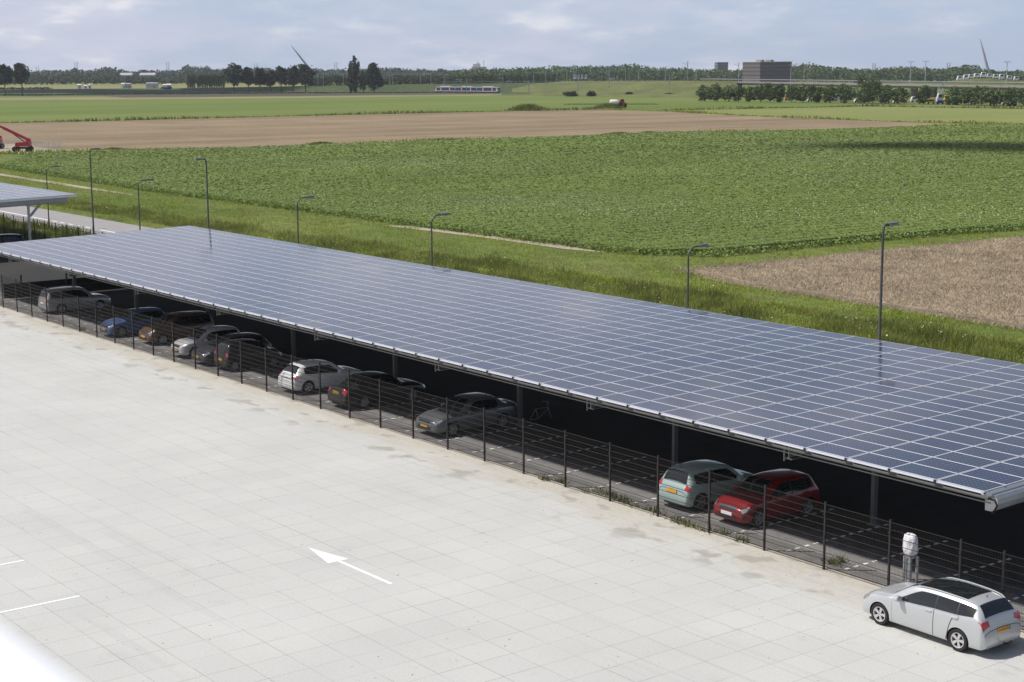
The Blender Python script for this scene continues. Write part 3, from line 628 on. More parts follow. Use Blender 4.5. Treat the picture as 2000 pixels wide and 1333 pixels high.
# ================================================================== CARS
def pchip(Y, t):
    """monotone cubic through rows Y (index space), evaluated at t"""
    Y = np.asarray(Y, float); n = len(Y); d = Y[1:]-Y[:-1]; m = np.zeros_like(Y)
    a, c = d[:-1], d[1:]
    with np.errstate(divide='ignore', invalid='ignore'): h = np.where(a*c > 0, 2*a*c/(a+c), 0)
    m[1:-1] = np.nan_to_num(h); m[0] = d[0]; m[-1] = d[-1]
    t = np.clip(np.asarray(t, float), 0, n-1-1e-9); i = t.astype(int); f = (t-i).reshape((-1,)+(1,)*(Y.ndim-1))
    return (2*f**3-3*f**2+1)*Y[i]+(f**3-2*f**2+f)*m[i]+(-2*f**3+3*f**2)*Y[i+1]+(f**3-f**2)*m[i+1]
KINDS = {
 # length, width, height, cowl x, roof front x, roof end x, rear window foot x, rear deck z (None for hatch), belt front/back
 'hatch': dict(L=3.95, W=1.70, H=1.47, cowl=1.0, rf=1.72, re=3.55, rw=3.80, bf=.90, bb=.98, hood=.95, nose=.70),
 'mini': dict(L=3.45, W=1.63, H=1.49, cowl=.72, rf=1.42, re=3.12, rw=3.34, bf=.92, bb=1.0, hood=.94, nose=.70),
 'sport': dict(L=4.22, W=1.78, H=1.42, cowl=1.22, rf=1.98, re=3.65, rw=4.02, bf=.88, bb=.98, hood=.93, nose=.68),
 'mpv': dict(L=4.25, W=1.78, H=1.62, cowl=.95, rf=1.75, re=3.95, rw=4.15, bf=.98, bb=1.04, hood=1.02, nose=.76),
 'wagon': dict(L=4.37, W=1.81, H=1.45, cowl=1.04, rf=1.9, re=3.9, rw=4.23, bf=.93, bb=1.04, hood=.95, nose=.69),
 'suv': dict(L=4.5, W=1.78, H=1.58, cowl=1.2, rf=1.9, re=4.15, rw=4.42, bf=.95, bb=1.02, hood=1.0, nose=.76),
 'sedan': dict(L=4.65, W=1.85, H=1.46, cowl=1.25, rf=2.05, re=3.45, rw=4.1, bf=.9, bb=.98, hood=.94, nose=.7, deck=1.0),
}
def car_rows(k):
    q = KINDS[k]; L, H, c = q['L'], q['H'], q['cowl']; rf, re, rw = q['rf'], q['re'], q['rw']; bf, bb = q['bf'], q['bb']; ho, no = q['hood'], q['nose']
    r = []   # x, zbot, zbelt, ztop, body width factor, top width factor
    r.append((0.0, .33, .49, no-.16, .66, .56)); r.append((0.05, .24, .56, no-.04, .82, .70)); r.append((0.2, .20, no-.05, no+.05, .93, .77))
    r.append((c*.5, .20, (no+ho)/2-.01, (no+ho)/2+.08, .985, .80)); r.append((c, .19, bf-.03, ho+.01, 1.0, .82))
    r.append((rf, .19, bf, H-.05, 1.0, .70)); r.append(((rf+re)/2-.2, .19, (bf+bb)/2, H, 1.0, .70))
    r.append(((rf+re)/2+.45, .19, (bf*.3+bb*.7), H-.015, 1.0, .69)); r.append((re, .20, bb, H-.08, .985, .66))
    if 'deck' in q:
        r.append((rw, .21, bb-.03, q['deck']+.02, .96, .70)); r.append((L-.14, .24, bb-.10, q['deck'], .90, .68))
        r.append((L-.03, .28, .66, .80, .86, .64)); r.append((L, .34, .46, .58, .80, .60))
    else:
        r.append((rw, .21, bb-.08, bb-.01, .97, .76)); r.append((L-.07, .24, .76, .84, .93, .74))
        r.append((L-.02, .27, .58, .66, .88, .70)); r.append((L, .34, .46, .54, .82, .64))
    return r, q
def car_surface(k):
    rows, q = car_rows(k); hw = q['W']/2; X = []
    for (x, zb, zl, zt, wf, wt) in rows:
        w = hw*wf; t = hw*wt; zt = max(zt, zl+.05)
        gh = min(1.0, max(0.0, (zt-zl-.08)/.3))
        rail = min(zt-.03-.04*gh, zt-.02)
        sec = [(w*.80, zb), (w*.95, zb+.02), (w*.99, zb+min(.16, (zl-zb)*.3)), (w*1.0, zb+(zl-zb)*.55), (w*.985, zb+(zl-zb)*.86), (w*.955, zl), (t+.05*gh+.02*(1-gh), rail), (t-.05, zt), (t*.5, zt+.025), (0, zt+.035)]
        X.append([(x, y, z) for y, z in sec])
    return np.array(X), q
def make_car(name, kind, paint, loc, rz, label, group='cars parked under the solar roof', rim=None, plate='plate', spokes=5, wheels=(None, None), roofglass=False, rails=False, text=None, doors=2, tint=None, grille=True, rimr=0.2):
    X, q = car_surface(kind); L, W = q['L'], q['W']; nr, nc = X.shape[:2]; rim = rim or M['alloy']; glass = tint or M['glass']
    root = empty(name, loc, rz, label, 'car', group)
    ox = -L/2                                              # local x along the car, front at -x
    def ev(u, v):
        u = np.atleast_1d(u).astype(float); v = np.atleast_1d(v).astype(float)
        A = pchip(X, u)                                    # n x nc x 3
        out = np.empty((len(u), 3))
        for i in range(len(u)): out[i] = pchip(A[i], v[i:i+1])[0]
        return out
    us = np.concatenate([np.linspace(i, i+1, 5, endpoint=False) for i in range(nr-1)]+[[nr-1]])
    vs = np.array([0, .5, 1, 1.5, 2, 2.5, 3, 3.5, 4, 4.5, 5, 5.35, 5.7, 6, 6.3, 6.6, 7, 7.5, 8, 8.5, 9])
    A = pchip(X, us); ring = []
    for i in range(len(us)):
        S_ = pchip(A[i], vs); R_ = S_[::-1][1:].copy(); R_[:, 1] *= -1; ring.append(np.concatenate([S_, R_]))
    ring = np.array(ring); m = ring.shape[1]; V = ring.reshape(-1, 3)+[ox, 0, 0]; F = []
    for i in range(len(us)-1):
        for k in range(m): F.append((i*m+k, i*m+(k+1) % m, (i+1)*m+(k+1) % m, (i+1)*m+k))
    F.append(tuple(range(m))); F.append(tuple((len(us)-1)*m+k for k in range(m)))
    me = bpy.data.meshes.new('body'); me.from_pydata(V.tolist(), [], F); bm = bmesh.new(); bm.from_mesh(me); bmesh.ops.recalc_face_normals(bm, faces=bm.faces); bm.to_mesh(me); bm.free()
    me.materials.append(paint); me.materials.append(M['black'])
    wr = 0.32 if kind not in ('mini',) else 0.29
    fo, ro_ = {'hatch': (.78, .68), 'mini': (.66, .46), 'sport': (.85, .80), 'mpv': (.83, .74), 'wagon': (.80, .85), 'suv': (.86, .98), 'sedan': (.9, 1.02)}[kind]; fx, rx = ox+fo, ox+L-ro_
    cb = B()
    for wx in (fx, rx):
        for s in (-1, 1):
            pr = [(0, 0), (wr+.045, 0), (wr+.045, .36), (0, .36)]; y0 = s*(W/2-.30)
            cb.lathe([(0.001, -.15), (wr+.045, -.15), (wr+.045, .4), (0.001, .4)] if s > 0 else [(0.001, -.4), (wr+.045, -.4), (wr+.045, .15), (0.001, .15)], (wx, y0+s*.05, wr), 'y', 28)
    cut = cb.build('cut', M['black']); bm = bmesh.new(); bm.from_mesh(cut.data); bmesh.ops.remove_doubles(bm, verts=bm.verts, dist=.004); bmesh.ops.recalc_face_normals(bm, faces=bm.faces); bm.to_mesh(cut.data); bm.free()
    bo = link('body', me, None); md = bo.modifiers.new('b', 'BOOLEAN'); md.operation = 'DIFFERENCE'; md.solver = 'EXACT'; md.object = cut
    try: md.material_mode = 'TRANSFER'
    except Exception: pass
    dg = bpy.context.evaluated_depsgraph_get(); ne = bpy.data.meshes.new_from_object(bo.evaluated_get(dg)); bo.modifiers.clear(); bo.data = ne; ne.name = 'body'
    ne.polygons.foreach_set('use_smooth', [True]*len(ne.polygons)); ne.set_sharp_from_angle(angle=math.radians(32)); bo.parent = root
    bpy.data.objects.remove(cut)
    def patch(nm, ulo, uhi, vlo, vhi, m, off=.006, nu=14, nv=6, sides=(1, -1), mirror=False, par=None):
        """surface patch; vlo/vhi may be functions of s in 0..1 along u"""
        outs = []
        for s in sides:
            P = []
            for a in np.linspace(0, 1, nu):
                u = ulo+(uhi-ulo)*a; lo = vlo(a) if callable(vlo) else vlo; hi = vhi(a) if callable(vhi) else vhi
                if mirror:
                    g1 = ev(np.full(nv, u), np.linspace(lo, hi, nv)); g2 = g1[::-1][1:].copy(); g2[:, 1] *= -1; P.append(np.concatenate([g1, g2]))
                else: P.append(ev(np.full(nv, u), np.linspace(lo, hi, nv)))
            P = np.array(P)
            if not mirror: P[:, :, 1] *= s
            du = np.gradient(P, axis=0); dv = np.gradient(P, axis=1); N_ = np.cross(du, dv); ln = np.linalg.norm(N_, axis=2, keepdims=True); ln[ln < 1e-9] = 1; N_ /= ln
            c = np.array([L/2, 0, .6]); sg = np.sign(((P-c)*N_).sum(axis=2, keepdims=True)); N_ *= np.where(sg == 0, 1, sg); P = P+N_*off
            a_, b_ = P.shape[:2]; V = P.reshape(-1, 3)+[ox, 0, 0]; F = [(i*b_+j, i*b_+j+1, (i+1)*b_+j+1, (i+1)*b_+j) for i in range(a_-1) for j in range(b_-1)]
            me = bpy.data.meshes.new(nm); me.from_pydata(V.tolist(), [], F); me.materials.append(m); me.polygons.foreach_set('use_smooth', [True]*len(F)); outs.append(link(nm, me, par or root))
            if mirror: break
        return outs
    last = nr-1
    patch('windscreen', 4.12, 4.97, 6.95, 9, glass, .005, 12, 8, mirror=True)
    ue_ = {'wagon': 8.15, 'suv': 8.1, 'mpv': 8.05}.get(kind, 7.8); u0 = 4.38
    def dlo(u):                                        # bounds of the glazed side band
        a = (u-u0)/(ue_-u0); return 5.10+.42*max(0, a-.72)**2/.08*.28, 5.12+.72*min(1, .12+a*3.6)-.9*max(0, a-.8)**2
    patch('window_surround', u0, ue_, lambda a: dlo(u0+(ue_-u0)*a)[0]-.03, lambda a: dlo(u0+(ue_-u0)*a)[1]+.03, M['trim'], .0045, 30)
    ws = [(u0+.06, 5.96), (6.04, 7.1), (7.16, ue_-.06)] if doors == 4 else [(u0+.06, 6.12), (6.2, ue_-.06)]
    for (p_, q_) in ws: patch('side_window', p_, q_, lambda a: dlo(p_+(q_-p_)*a)[0], lambda a: dlo(p_+(q_-p_)*a)[1], glass, .008, 16)
    if 'deck' in q: patch('rear_window', 8.03, 8.85, 7.05, 9, glass, .005, 10, 8, mirror=True)
    else: patch('rear_window', 8.12, 8.86, 6.9, 9, glass, .006, 10, 8, mirror=True)
    if roofglass: patch('roof_glass', 5.02, 7.35, 7.15, 9, glass, .006, 22, 8, mirror=True)
    # doors: thin dark gap sheet below a painted panel
    xs_ = pchip(X[:, 0, 0:1], np.linspace(0, nr-1, 400))[:, 0]; uat = lambda x: float(np.interp(x, xs_, np.linspace(0, nr-1, 400)))
    uf = uat(fo+wr+.13); ue = uat(rx-ox-wr-.07)
    dr = [(uf, 5.98), (6.01, max(ue+.02, 7.28))] if doors == 4 else [(uf, min(6.35, ue))]
    for (a, c) in dr:
        for s in (1, -1):
            lo = lambda t, a=a, c=c: 1.35+2.75*min(1, max(0, (a+(c-a)*t-ue)/.3))**.6
            d = patch('door', a, c, lo, 4.97, paint, .0065, 30, 12, sides=(s,))[0]
            patch('door_gap', a-.013, c+.013, lambda t: lo(max(0, t-.02))-.035, 4.99, M['trim'], .003, 30, 12, sides=(s,), par=d)
            P = ev([c-.22], [4.35])[0]; hb = B(); hb.box((P[0]+ox, s*(P[1]+.022), P[2]), (.2, .025, .035)); hb.box((P[0]+ox, s*(P[1]+.008), P[2]-.005), (.1, .02, .06)); hb.build('handle', paint if paint.name != 'x' else M['chrome'], d)
    # lamps
    patch('headlight', 1.15, 2.55, lambda a: 4.35+.35*a, lambda a: 6.75-1.2*a, M['whitelamp'], .008, 10, 6)
    if 'deck' in q: patch('tail_light', 9.8, 10.9, 4.5, 7.1, M['redlamp'], .008, 8, 6)
    elif kind in ('wagon',):
        patch('tail_light', 8.55, 9.95, lambda a: 4.55 if a > .3 else 4.9-a, lambda a: 4.98 if a < .28 else min(7.35, 4.98+(a-.28)*16), M['redlamp'], .009, 26, 10)
    else: patch('tail_light', 8.85, 9.9, 4.4, 6.8, M['redlamp'], .009, 8, 6)
    patch('bumper_gap', last-1.42, last-1.34, 4.2, 9, M['trim'], .004, 3, 16, mirror=True)
    if grille:
        patch('grille', .35, 1.45, 7.6, 9, M['trim'], .006, 6, 6, mirror=True)
        b = B(); b.box((ox-.004, 0, .40), (.03, W*.5, .10)); b.build('lower_grille', M['trim'], root)
    B().box((ox+L-.1, 0, .22), (.12, W*.5, .06)).build('rear_skirt', M['trim'], root)
    # number plates
    pm = M[plate]
    fp = B().box((ox-.012, 0, .475), (.02, .52, .11)).build('number_plate', pm, root)
    if 'deck' in q: zp = .78; xp = ev([10.8], [9])[0][0]
    elif kind == 'sport': zp = .80; xp = ev([9.5], [9])[0][0]
    else: zp = .62 if kind == 'mini' else .70; xp = L-.03
    xp = xp+.03; rp = B().box((ox+xp, 0, zp), (.02, .52, .115)).build('number_plate', pm, root)
    if text:
        B().box((ox+xp+.0115, .235, zp), (.003, .045, .11)).build('plate_band', M['euro'], rp)
        cu = bpy.data.curves.new('reg', 'FONT'); cu.body = text; cu.size = .105; cu.align_x = 'CENTER'; cu.align_y = 'CENTER'; cu.extrude = .001; cu.offset = .002
        to = bpy.data.objects.new('reg', cu); COL.objects.link(to); to.matrix_world = Matrix.Translation((ox+xp+.0115, -.02, zp)) @ Matrix.Rotation(math.pi/2, 4, 'Z') @ Matrix.Rotation(math.pi/2, 4, 'X')
        bpy.context.view_layer.update(); tm = bpy.data.meshes.new_from_object(to.evaluated_get(bpy.context.evaluated_depsgraph_get())); tm.transform(to.matrix_world); tm.materials.clear(); tm.materials.append(M['ink']); bpy.data.objects.remove(to)
        link('registration', tm, rp)
    # mirrors
    for s in (1, -1):
        P = ev([4.6], [5.0])[0]; b = B(); cx, cy, cz = P[0]+ox, s*(P[1]+.14), P[2]+.09
        V = []
        for (fx_, sc) in ((-.09, .55), (-.03, .95), (.04, 1.0), (.055, .9)):
            for k in range(10): a = 2*math.pi*k/10; V.append((cx+fx_, cy+.13*sc*math.cos(a), cz+.09*sc*math.sin(a)))
        b.add(V, [(i*10+k, i*10+(k+1) % 10, (i+1)*10+(k+1) % 10, (i+1)*10+k) for i in range(3) for k in range(10)]+[tuple(range(10)), tuple(range(30, 40))])
        b.box((cx, s*(P[1]+.02), cz-.05), (.06, .1, .03)); b.build('mirror', paint, root, True)
    if rails:
        for s in (1, -1):
            P = ev(np.linspace(5.0, 8.1, 14), np.full(14, 6.55)); P[:, 1] *= s; P[:, 0] += ox; P[:, 2] += .035; P[0, 2] -= .04; P[-1, 2] -= .04
            B().tube(P.tolist(), .018, 6).build('roof_rail', M['chrome'] if kind == 'suv' else paint, root, True)
    P = ev([7.7], [9])[0]; B().tube([(P[0]+ox, 0, P[2]), (P[0]+ox+.05, 0, P[2]+.07)], .012, 5).build('aerial', M['trim'], root)
    # wheels
    def wheel_mesh():
        t = B(); t.lathe([(wr*.66, -.095), (wr*.9, -.105), (wr*.985, -.085), (wr, -.05), (wr, .05), (wr*.985, .085), (wr*.9, .105), (wr*.66, .095)], (0, 0, 0), 'y', 28)
        r = B(); r.lathe([(wr*.69, -.07), (wr*.68, -.1), (wr*.6, -.09), (wr*.6, .0), (wr*.1, .0)], (0, 0, 0), 'y', 28)
        r.lathe([(wr*.16, .0), (wr*.16, -.075), (0.001, -.08)], (0, 0, 0), 'y', 12)
        for k in range(spokes):
            a = 2*math.pi*k/spokes
            for da in ((-.13, .13) if spokes <= 5 else (0,)):
                a2 = a+da; c, s_ = math.cos(a2), math.sin(a2); w = .022 if spokes <= 5 else .03; V = []
                for rr, yy in ((wr*.1, -.085), (wr*.63, -.088)):
                    for sw in (-w, w): V.append((rr*c-sw*s_, yy, rr*s_+sw*c))
                for rr, yy in ((wr*.1, -.05), (wr*.63, -.05)):
                    for sw in (-w, w): V.append((rr*c-sw*s_, yy, rr*s_+sw*c))
                r.add(V, [(0, 1, 3, 2), (4, 6, 7, 5), (0, 4, 5, 1), (2, 3, 7, 6), (0, 2, 6, 4), (1, 5, 7, 3)])
        d = B(); d.lathe([(0.001, -.02), (wr*.6, -.02)], (0, 0, 0), 'y', 20)
        return t, r, d
    t, r, d = wheel_mesh(); tm = rm = dm = None
    for wx in (fx, rx):
        for s in (-1, 1):
            w_ = empty('wheel', (wx, s*(W/2-.115), wr), 0 if s < 0 else math.pi); w_.parent = root
            if tm is None:
                to = t.build('tyre', M['black'], w_, True); ro = r.build('rim', rim, w_, True); do = d.build('brake_disc', M['trim'], w_); tm, rm, dm = to.data, ro.data, do.data
            else: link('tyre', tm, w_); link('rim', rm, w_); link('brake_disc', dm, w_)
    root.scale = (.96, .96, .96)
    return root
def paint(name, c, metal=0.0, rough=0.3, coat=.7): return mat(name, c, rough, metal, coat=coat)
silver = paint('silver_paint', (0.5, 0.51, 0.52), .35, .3); white = paint('car_white', (0.78, 0.78, 0.78)); blue = paint('car_blue', (0.085, 0.14, 0.32), .3)
gold = paint('car_bronze', (0.15, 0.09, 0.055), .4); psilver = paint('car_pale_silver', (0.6, 0.6, 0.63), .3); dgrey = paint('car_dark_grey', (0.07, 0.07, 0.085), .4)
blackp = paint('car_black', (0.008, 0.008, 0.009), 0, .3, .35); greyp = paint('car_mid_grey', (0.17, 0.18, 0.195), .45); mint = paint('car_mint', (0.38, 0.48, 0.46), .2); redp = paint('car_red', (0.2, 0.007, 0.012), .1)
beige = paint('car_light_grey', (0.36, 0.355, 0.35), .3)
FRONT = math.pi/2      # front faces the near fence ; REAR: tail faces it
REAR = -math.pi/2
make_car('parked_car', 'wagon', silver, (-26.33, 34.6, 0), 0.0, 'silver estate car parked on the pale slabs outside the fence', group=None, roofglass=True, rails=True, text='0-XLR-03', doors=4, spokes=5)
B().tube([(2.2, 0, .3), (2.36, 0, .3), (2.4, 0, .42)], .025, 6).build('tow_hook', M['trim'], [o for o in bpy.data.objects if o.name == 'parked_car'][0])
def bay(kind, x, yn, d, col, label, **k):
    L = KINDS[kind]['L']; return make_car('parked_car', kind, col, (x, yn+L*.48, 0), d, label, **k)
bay('suv', -97.9, 37.35, REAR, beige, 'silver grey estate car with tail to the fence, farthest left under the roof', doors=4, rails=True, plate='wplate')
bay('hatch', -86.95, 36.72, FRONT, blue, 'bright blue hatchback with its nose to the fence', doors=4, rim=M['darkalloy'], spokes=7)
bay('mpv', -83.1, 37.4, FRONT, gold, 'bronze people carrier, nose in the sun, between blue and white bonneted cars', doors=4, spokes=7)
bay('hatch', -78.1, 36.95, FRONT, psilver, 'silver white hatchback with gleaming pale bonnet beside the dark grey car', doors=2)
bay('sport', -75.4, 36.85, FRONT, dgrey, 'dark grey car with bright headlamp, squeezed left of the small black hatchback', doors=4)
bay('mini', -73.3, 37.1, REAR, blackp, 'small black hatchback with clear tail lamps and plain hubcaps, tail to the fence', spokes=7, rim=M['darkalloy'])
bay('sport', -66.1, 36.85, REAR, white, 'white three-door hatchback standing alone with tail to the fence', doors=2, spokes=5)
bay('sedan', -61.6, 36.9, REAR, blackp, 'black saloon with glowing red tail lamps right of the white hatchback', doors=4, rim=M['darkalloy'], spokes=10)
bay('sedan', -54.6, 36.95, FRONT, greyp, 'mid grey saloon with orange yellow plate, nose to the fence', doors=4, spokes=7, rim=M['darkalloy'])
bay('hatch', -39.85, 37.3, REAR, mint, 'pale mint green hatchback next to the red car', spokes=5, rim=M['darkalloy'])
bay('hatch', -37.2, 37.35, FRONT, redp, 'dark red hatchback with a white plate, nose lit by sun', doors=4, plate='wplate', rim=M['darkalloy'])
make_car('parked_car', 'suv', blackp, (-133.3, 47.3, 0), math.pi/2, 'black car half hidden under the far left canopy', doors=4)

# ================================================================== CHARGING POST, BICYCLE, LEDGE
ch = empty('charging_post', (-29.62, 37.45, 0), 0, 'charging post wrapped in a white plastic bag behind the mesh fence', 'charging post')
b = B(); b.tube([(0, 0, 0), (0, 0, .9)], .075, 14); b.box((0, 0, .02), (.3, .3, .04)); b.build('post', M['steel'], ch, True)
b = B()
for dx in (-.2, .2): b.tube([(dx, .1, 0), (dx, .1, .8)], .05, 10); b.tube([(dx*.55, -.12, 0), (dx*.55, -.12, .8)], .035, 8)
b.tube([(-.2, .1, .78), (.2, .1, .78)], .04, 8); b.build('guard_rail', M['steel'], ch, True)
V = []; F = []; nz_, na = 15, 22
prof = [(.05, .70), (.1, .74), (.15, .81), (.185, .9), (.2, .99), (.195, 1.08), (.19, 1.18), (.188, 1.27), (.18, 1.35), (.155, 1.42), (.1, 1.465), (.01, 1.475)]
for (r_, z) in prof:
    for k in range(na):
        a = 2*math.pi*k/na; w = 1+.05*math.sin(a*3+z*6)+.035*math.sin(a*7-z*11)+.02*random.uniform(-1, 1); V.append((r_*1.22*w*math.cos(a), r_*w*math.sin(a), z+.015*math.sin(5*a+3*z)))
b = B(); b.add(V, [(i*na+k, i*na+(k+1) % na, (i+1)*na+(k+1) % na, (i+1)*na+k) for i in range(len(prof)-1) for k in range(na)]+[tuple((len(prof)-1)*na+k for k in range(na))])
b.build('plastic_bag', M['bag'], ch)
b = B(); b.tube([(.205*math.cos(a), .17*math.sin(a), 0.84+.02*math.sin(3*a)) for a in np.linspace(0, 2*math.pi, 18)], .012, 5); b.build('tie', M['trim'], ch)

def bicycle(x, y, rz, label):
    r = empty('bicycle', (x, y, 0), rz, label, 'bicycle')
    for wx in (-.52, .52):
        b = B(); b.tube([(wx+.33*math.cos(a), 0, .34+.33*math.sin(a)) for a in np.linspace(0, 2*math.pi, 25)], .018, 6)
        for k in range(10): a = k*math.pi/5; b.tube([(wx, 0, .34), (wx+.32*math.cos(a), 0, .34+.32*math.sin(a))], .003, 3)
        b.build('wheel', M['black'], r, True)
    b = B(); 
    for p, q in (((-.52, .34), (-.12, .34)), ((-.12, .34), (-.25, .85)), ((-.52, .34), (-.22, .78)), ((-.22, .78), (.36, .8)), ((-.12, .34), (.38, .74)), ((.34, .9), (.52, .34))): b.tube([(p[0], 0, p[1]), (q[0], 0, q[1])], .017, 6)
    b.build('frame', M['dsteel'], r, True)
    B().box((-.27, 0, .9), (.26, .14, .05)).build('saddle', M['black'], r)
    b = B(); b.tube([(.34, 0, .88), (.33, 0, 1.02)], .014, 6); b.tube([(.25, -.28, 1.02), (.34, -.1, 1.04), (.34, .1, 1.04), (.25, .28, 1.02)], .014, 6); b.build('handlebar', M['dsteel'], r, True)
bicycle(-53.0, 41.9, 1.4, 'dark bicycle leaning at a column right of the grey saloon')
bicycle(-112.6, 50.4, 0.5, 'bicycle in the sunlit gap beyond the left end of the roof')

# white parapet coping right in front of the lens, lower left
z = CH-0.42; a = G(-15, 1170, z); c = G(205, 1328, z); d = (c-a)/np.linalg.norm(c-a); nn = np.array([-d[1], d[0], 0])
if proj([a+nn*0.1])[0][0] > proj([a])[0][0]: nn = -nn
P0, P1 = a-d*2.5, c+d*3.0; r_ = 0.03
prof = [(0.0, -0.03), (0.006, -0.01), (r_, 0.0), (0.40, 0.0), (0.42, -0.02), (0.42, -0.16), (0.0, -0.16)]
b = B(); m = len(prof); b.v = [tuple(P+nn*p[0]+np.array([0, 0, p[1]])) for P in (P0, P1) for p in prof]
b.f = [tuple(range(m)), tuple(m+k for k in reversed(range(m)))]+[(k, m+k, m+(k+1) % m, (k+1) % m) for k in range(m)]; b.m = [0]*(m+2)
tag(b.build('parapet_coping', M['ledge']), 'blurred white coping edge close to the camera in the bottom left corner', 'coping')

# ================================================================== BACKDROP
def pm(px, D): return px*D/FPX                           # photo pixels -> metres at distance D
def htop(py, px, D): return CH-(py-hy(px))*D/FPX         # height whose image row is py at distance D
def berm(name, pts, m, depth=30):
    """pts: (px, D_foot, height, run) along the foot; grass bank rising away from the camera"""
    V = []
    for (px, D, h, run) in pts:
        for dd, z in ((0, -0.05), (run*.25, h*.18), (run*.75, h*.85), (run, h), (run+depth, h), (run*2+depth, -0.05)): V.append(AT(px, D+dd, z))
    n = len(pts); F = [(i*6+k, i*6+k+1, (i+1)*6+k+1, (i+1)*6+k) for i in range(n-1) for k in range(5)]
    me = npmesh(name, V, F, m, smooth=True); return tag(link(name, me), kind='structure')
berm('rail_embankment', [(-80, 1290, .3, 10), (330, 1280, .4, 10), (430, 1130, 2.3, 12), (560, 1100, 3.2, 14), (640, 1090, 3.6, 14), (800, 1080, 4.4, 15), (900, 1085, 4.6, 18), (1000, 1075, 4.8, 18), (1060, 1075, 5.0, 18)], M['darkgrass'], 25)
berm('road_embankment', [(1000, 1040, 1.5, 30), (1040, 1010, 4.4, 60), (1100, 985, 6.2, 75), (1200, 960, 6.6, 80), (1300, 930, 6.8, 85), (1360, 905, 6.9, 90), (1400, 900, 6.9, 90), (1440, 930, 6.0, 90)], M['berm'], 30)
berm('low_bank', [(1060, 880, 1.2, 14), (1200, 850, 1.3, 14), (1360, 820, 1.6, 14), (1500, 800, 1.0, 12), (1700, 760, .8, 12), (2060, 700, .8, 12)], M['berm'], 30)
# highway strip on top of the embankment and service track
pts = [AT(px, D, 7.02) for px, D in ((1120, 1075), (1380, 1003), (1380, 1013), (1120, 1086))]
me = bpy.data.meshes.new('road_deck'); me.from_pydata([tuple(p) for p in pts], [], [(0, 1, 2, 3)]); me.materials.append(M['darksoil']); tag(link('highway', me), kind='structure')

# ---- trees
def crown_pts(n, lobes, seed):
    r = np.random.default_rng(seed); P = []
    w = np.array([l[1][0]*l[1][2] for l in lobes]); w = w/w.sum()
    for (c, s), k in zip(lobes, (w*n).astype(int)+3):
        q = r.normal(size=(k, 3)); q /= np.linalg.norm(q, axis=1)[:, None]; rad = (r.random(k)**.32)[:, None]
        P.append(np.array(c)+q*rad*np.array(s)*(1+.12*r.normal(size=(k, 1))))
    return np.concatenate(P)
def lobes_round(h, w, base, seed, n=9):
    r = random.Random(seed); L = [((0, 0, (base+h)/2), (w*.42, w*.42, (h-base)*.44))]
    for i in range(n):
        a = r.uniform(0, 6.28); t = r.uniform(.08, .92); R = w*.40*math.sin(math.pi*min(.95, max(.14, t*.85+.12)))
        L.append(((R*math.cos(a), R*math.sin(a), base+(h-base)*t), (w*r.uniform(.13, .22), w*r.uniform(.13, .22), (h-base)*r.uniform(.09, .16))))
    return L
def tree_mesh(h, w, base, seed, n, size, m, style='round'):
    if style == 'poplar':
        r = random.Random(seed); L = []
        for i in range(14):
            t = i/13; rr = w*.5*(math.sin(math.pi*(t*.82+.12))**.7); L.append(((r.uniform(-.1, .1)*w, r.uniform(-.1, .1)*w, base+(h-base)*t*.95), (rr*.75, rr*.75, (h-base)*.085)))
        for i in range(5): a = r.uniform(0, 6.28); t = r.uniform(.25, .75); L.append(((w*.38*math.cos(a), w*.38*math.sin(a), base+(h-base)*t), (w*.16, w*.16, (h-base)*.12)))
    elif style == 'bush':
        r = random.Random(seed); L = [((r.uniform(-.35, .35)*w, r.uniform(-.3, .3)*w, h*r.uniform(.25, .62)), (w*r.uniform(.14, .28), w*.2, h*r.uniform(.2, .34))) for i in range(9)]+[((0, 0, h*.4), (w*.38, w*.36, h*.42))]
    else: L = lobes_round(h, w, base, seed)
    C = crown_pts(n, L, seed); C[:, 2] = np.clip(C[:, 2], .1, h)
    V, F = quads(C, size, .35, 1.0, seed+1); return npmesh('crown', V, F, m)
def trunk_mesh(h, base, r0, seed):
    rr = random.Random(seed); b = B(); b.tube([(0, 0, -.1), (rr.uniform(-.1, .1), rr.uniform(-.1, .1), base*.6), (rr.uniform(-.2, .2), rr.uniform(-.2, .2), base+(h-base)*.35), (0, 0, base+(h-base)*.75)], [r0*1.2, r0*.9, r0*.6, r0*.15], 8)
    for i in range(5):
        a = rr.uniform(0, 6.28); z = base*.85+(h-base)*.1*i; k = (h-base)*.28; b.tube([(0, 0, z), (k*.5*math.cos(a), k*.5*math.sin(a), z+k*.45), (k*math.cos(a), k*math.sin(a), z+k*.95)], [r0*.45, r0*.28, r0*.08], 5)
    return b.build('trunk', M['bark'], None, True)
def tree(px, D, py_top, w_px, label, m, base=.28, style='round', name='tree', seed=1, n=900, size=.75, group=None, z=0.0, cat='tree'):
    h = htop(py_top, px, D)-z; w = pm(w_px, D); loc = AT(px, D, z)
    root = empty(name, tuple(loc), seed*1.7, label, cat, group)
    link('crown', tree_mesh(h, w, h*base, seed, n, size, m, style), root)
    t = trunk_mesh(h, max(h*base, .3), max(.12, h*.018), seed); t.parent = root
    return root
DK, MD, LT, BL = M['leaf_dark'], M['leaf_mid'], M['leaf_light'], M['leaf_blue']
tree(8, 1010, 127, 34, 'dark spreading tree cut by the left edge of the photo', DK, .36, seed=2, n=1500, size=.9)
tree(41, 1010, 123.5, 36, 'dark round tree on a bare trunk, second from the left edge', DK, .36, seed=3, n=1700, size=.9)
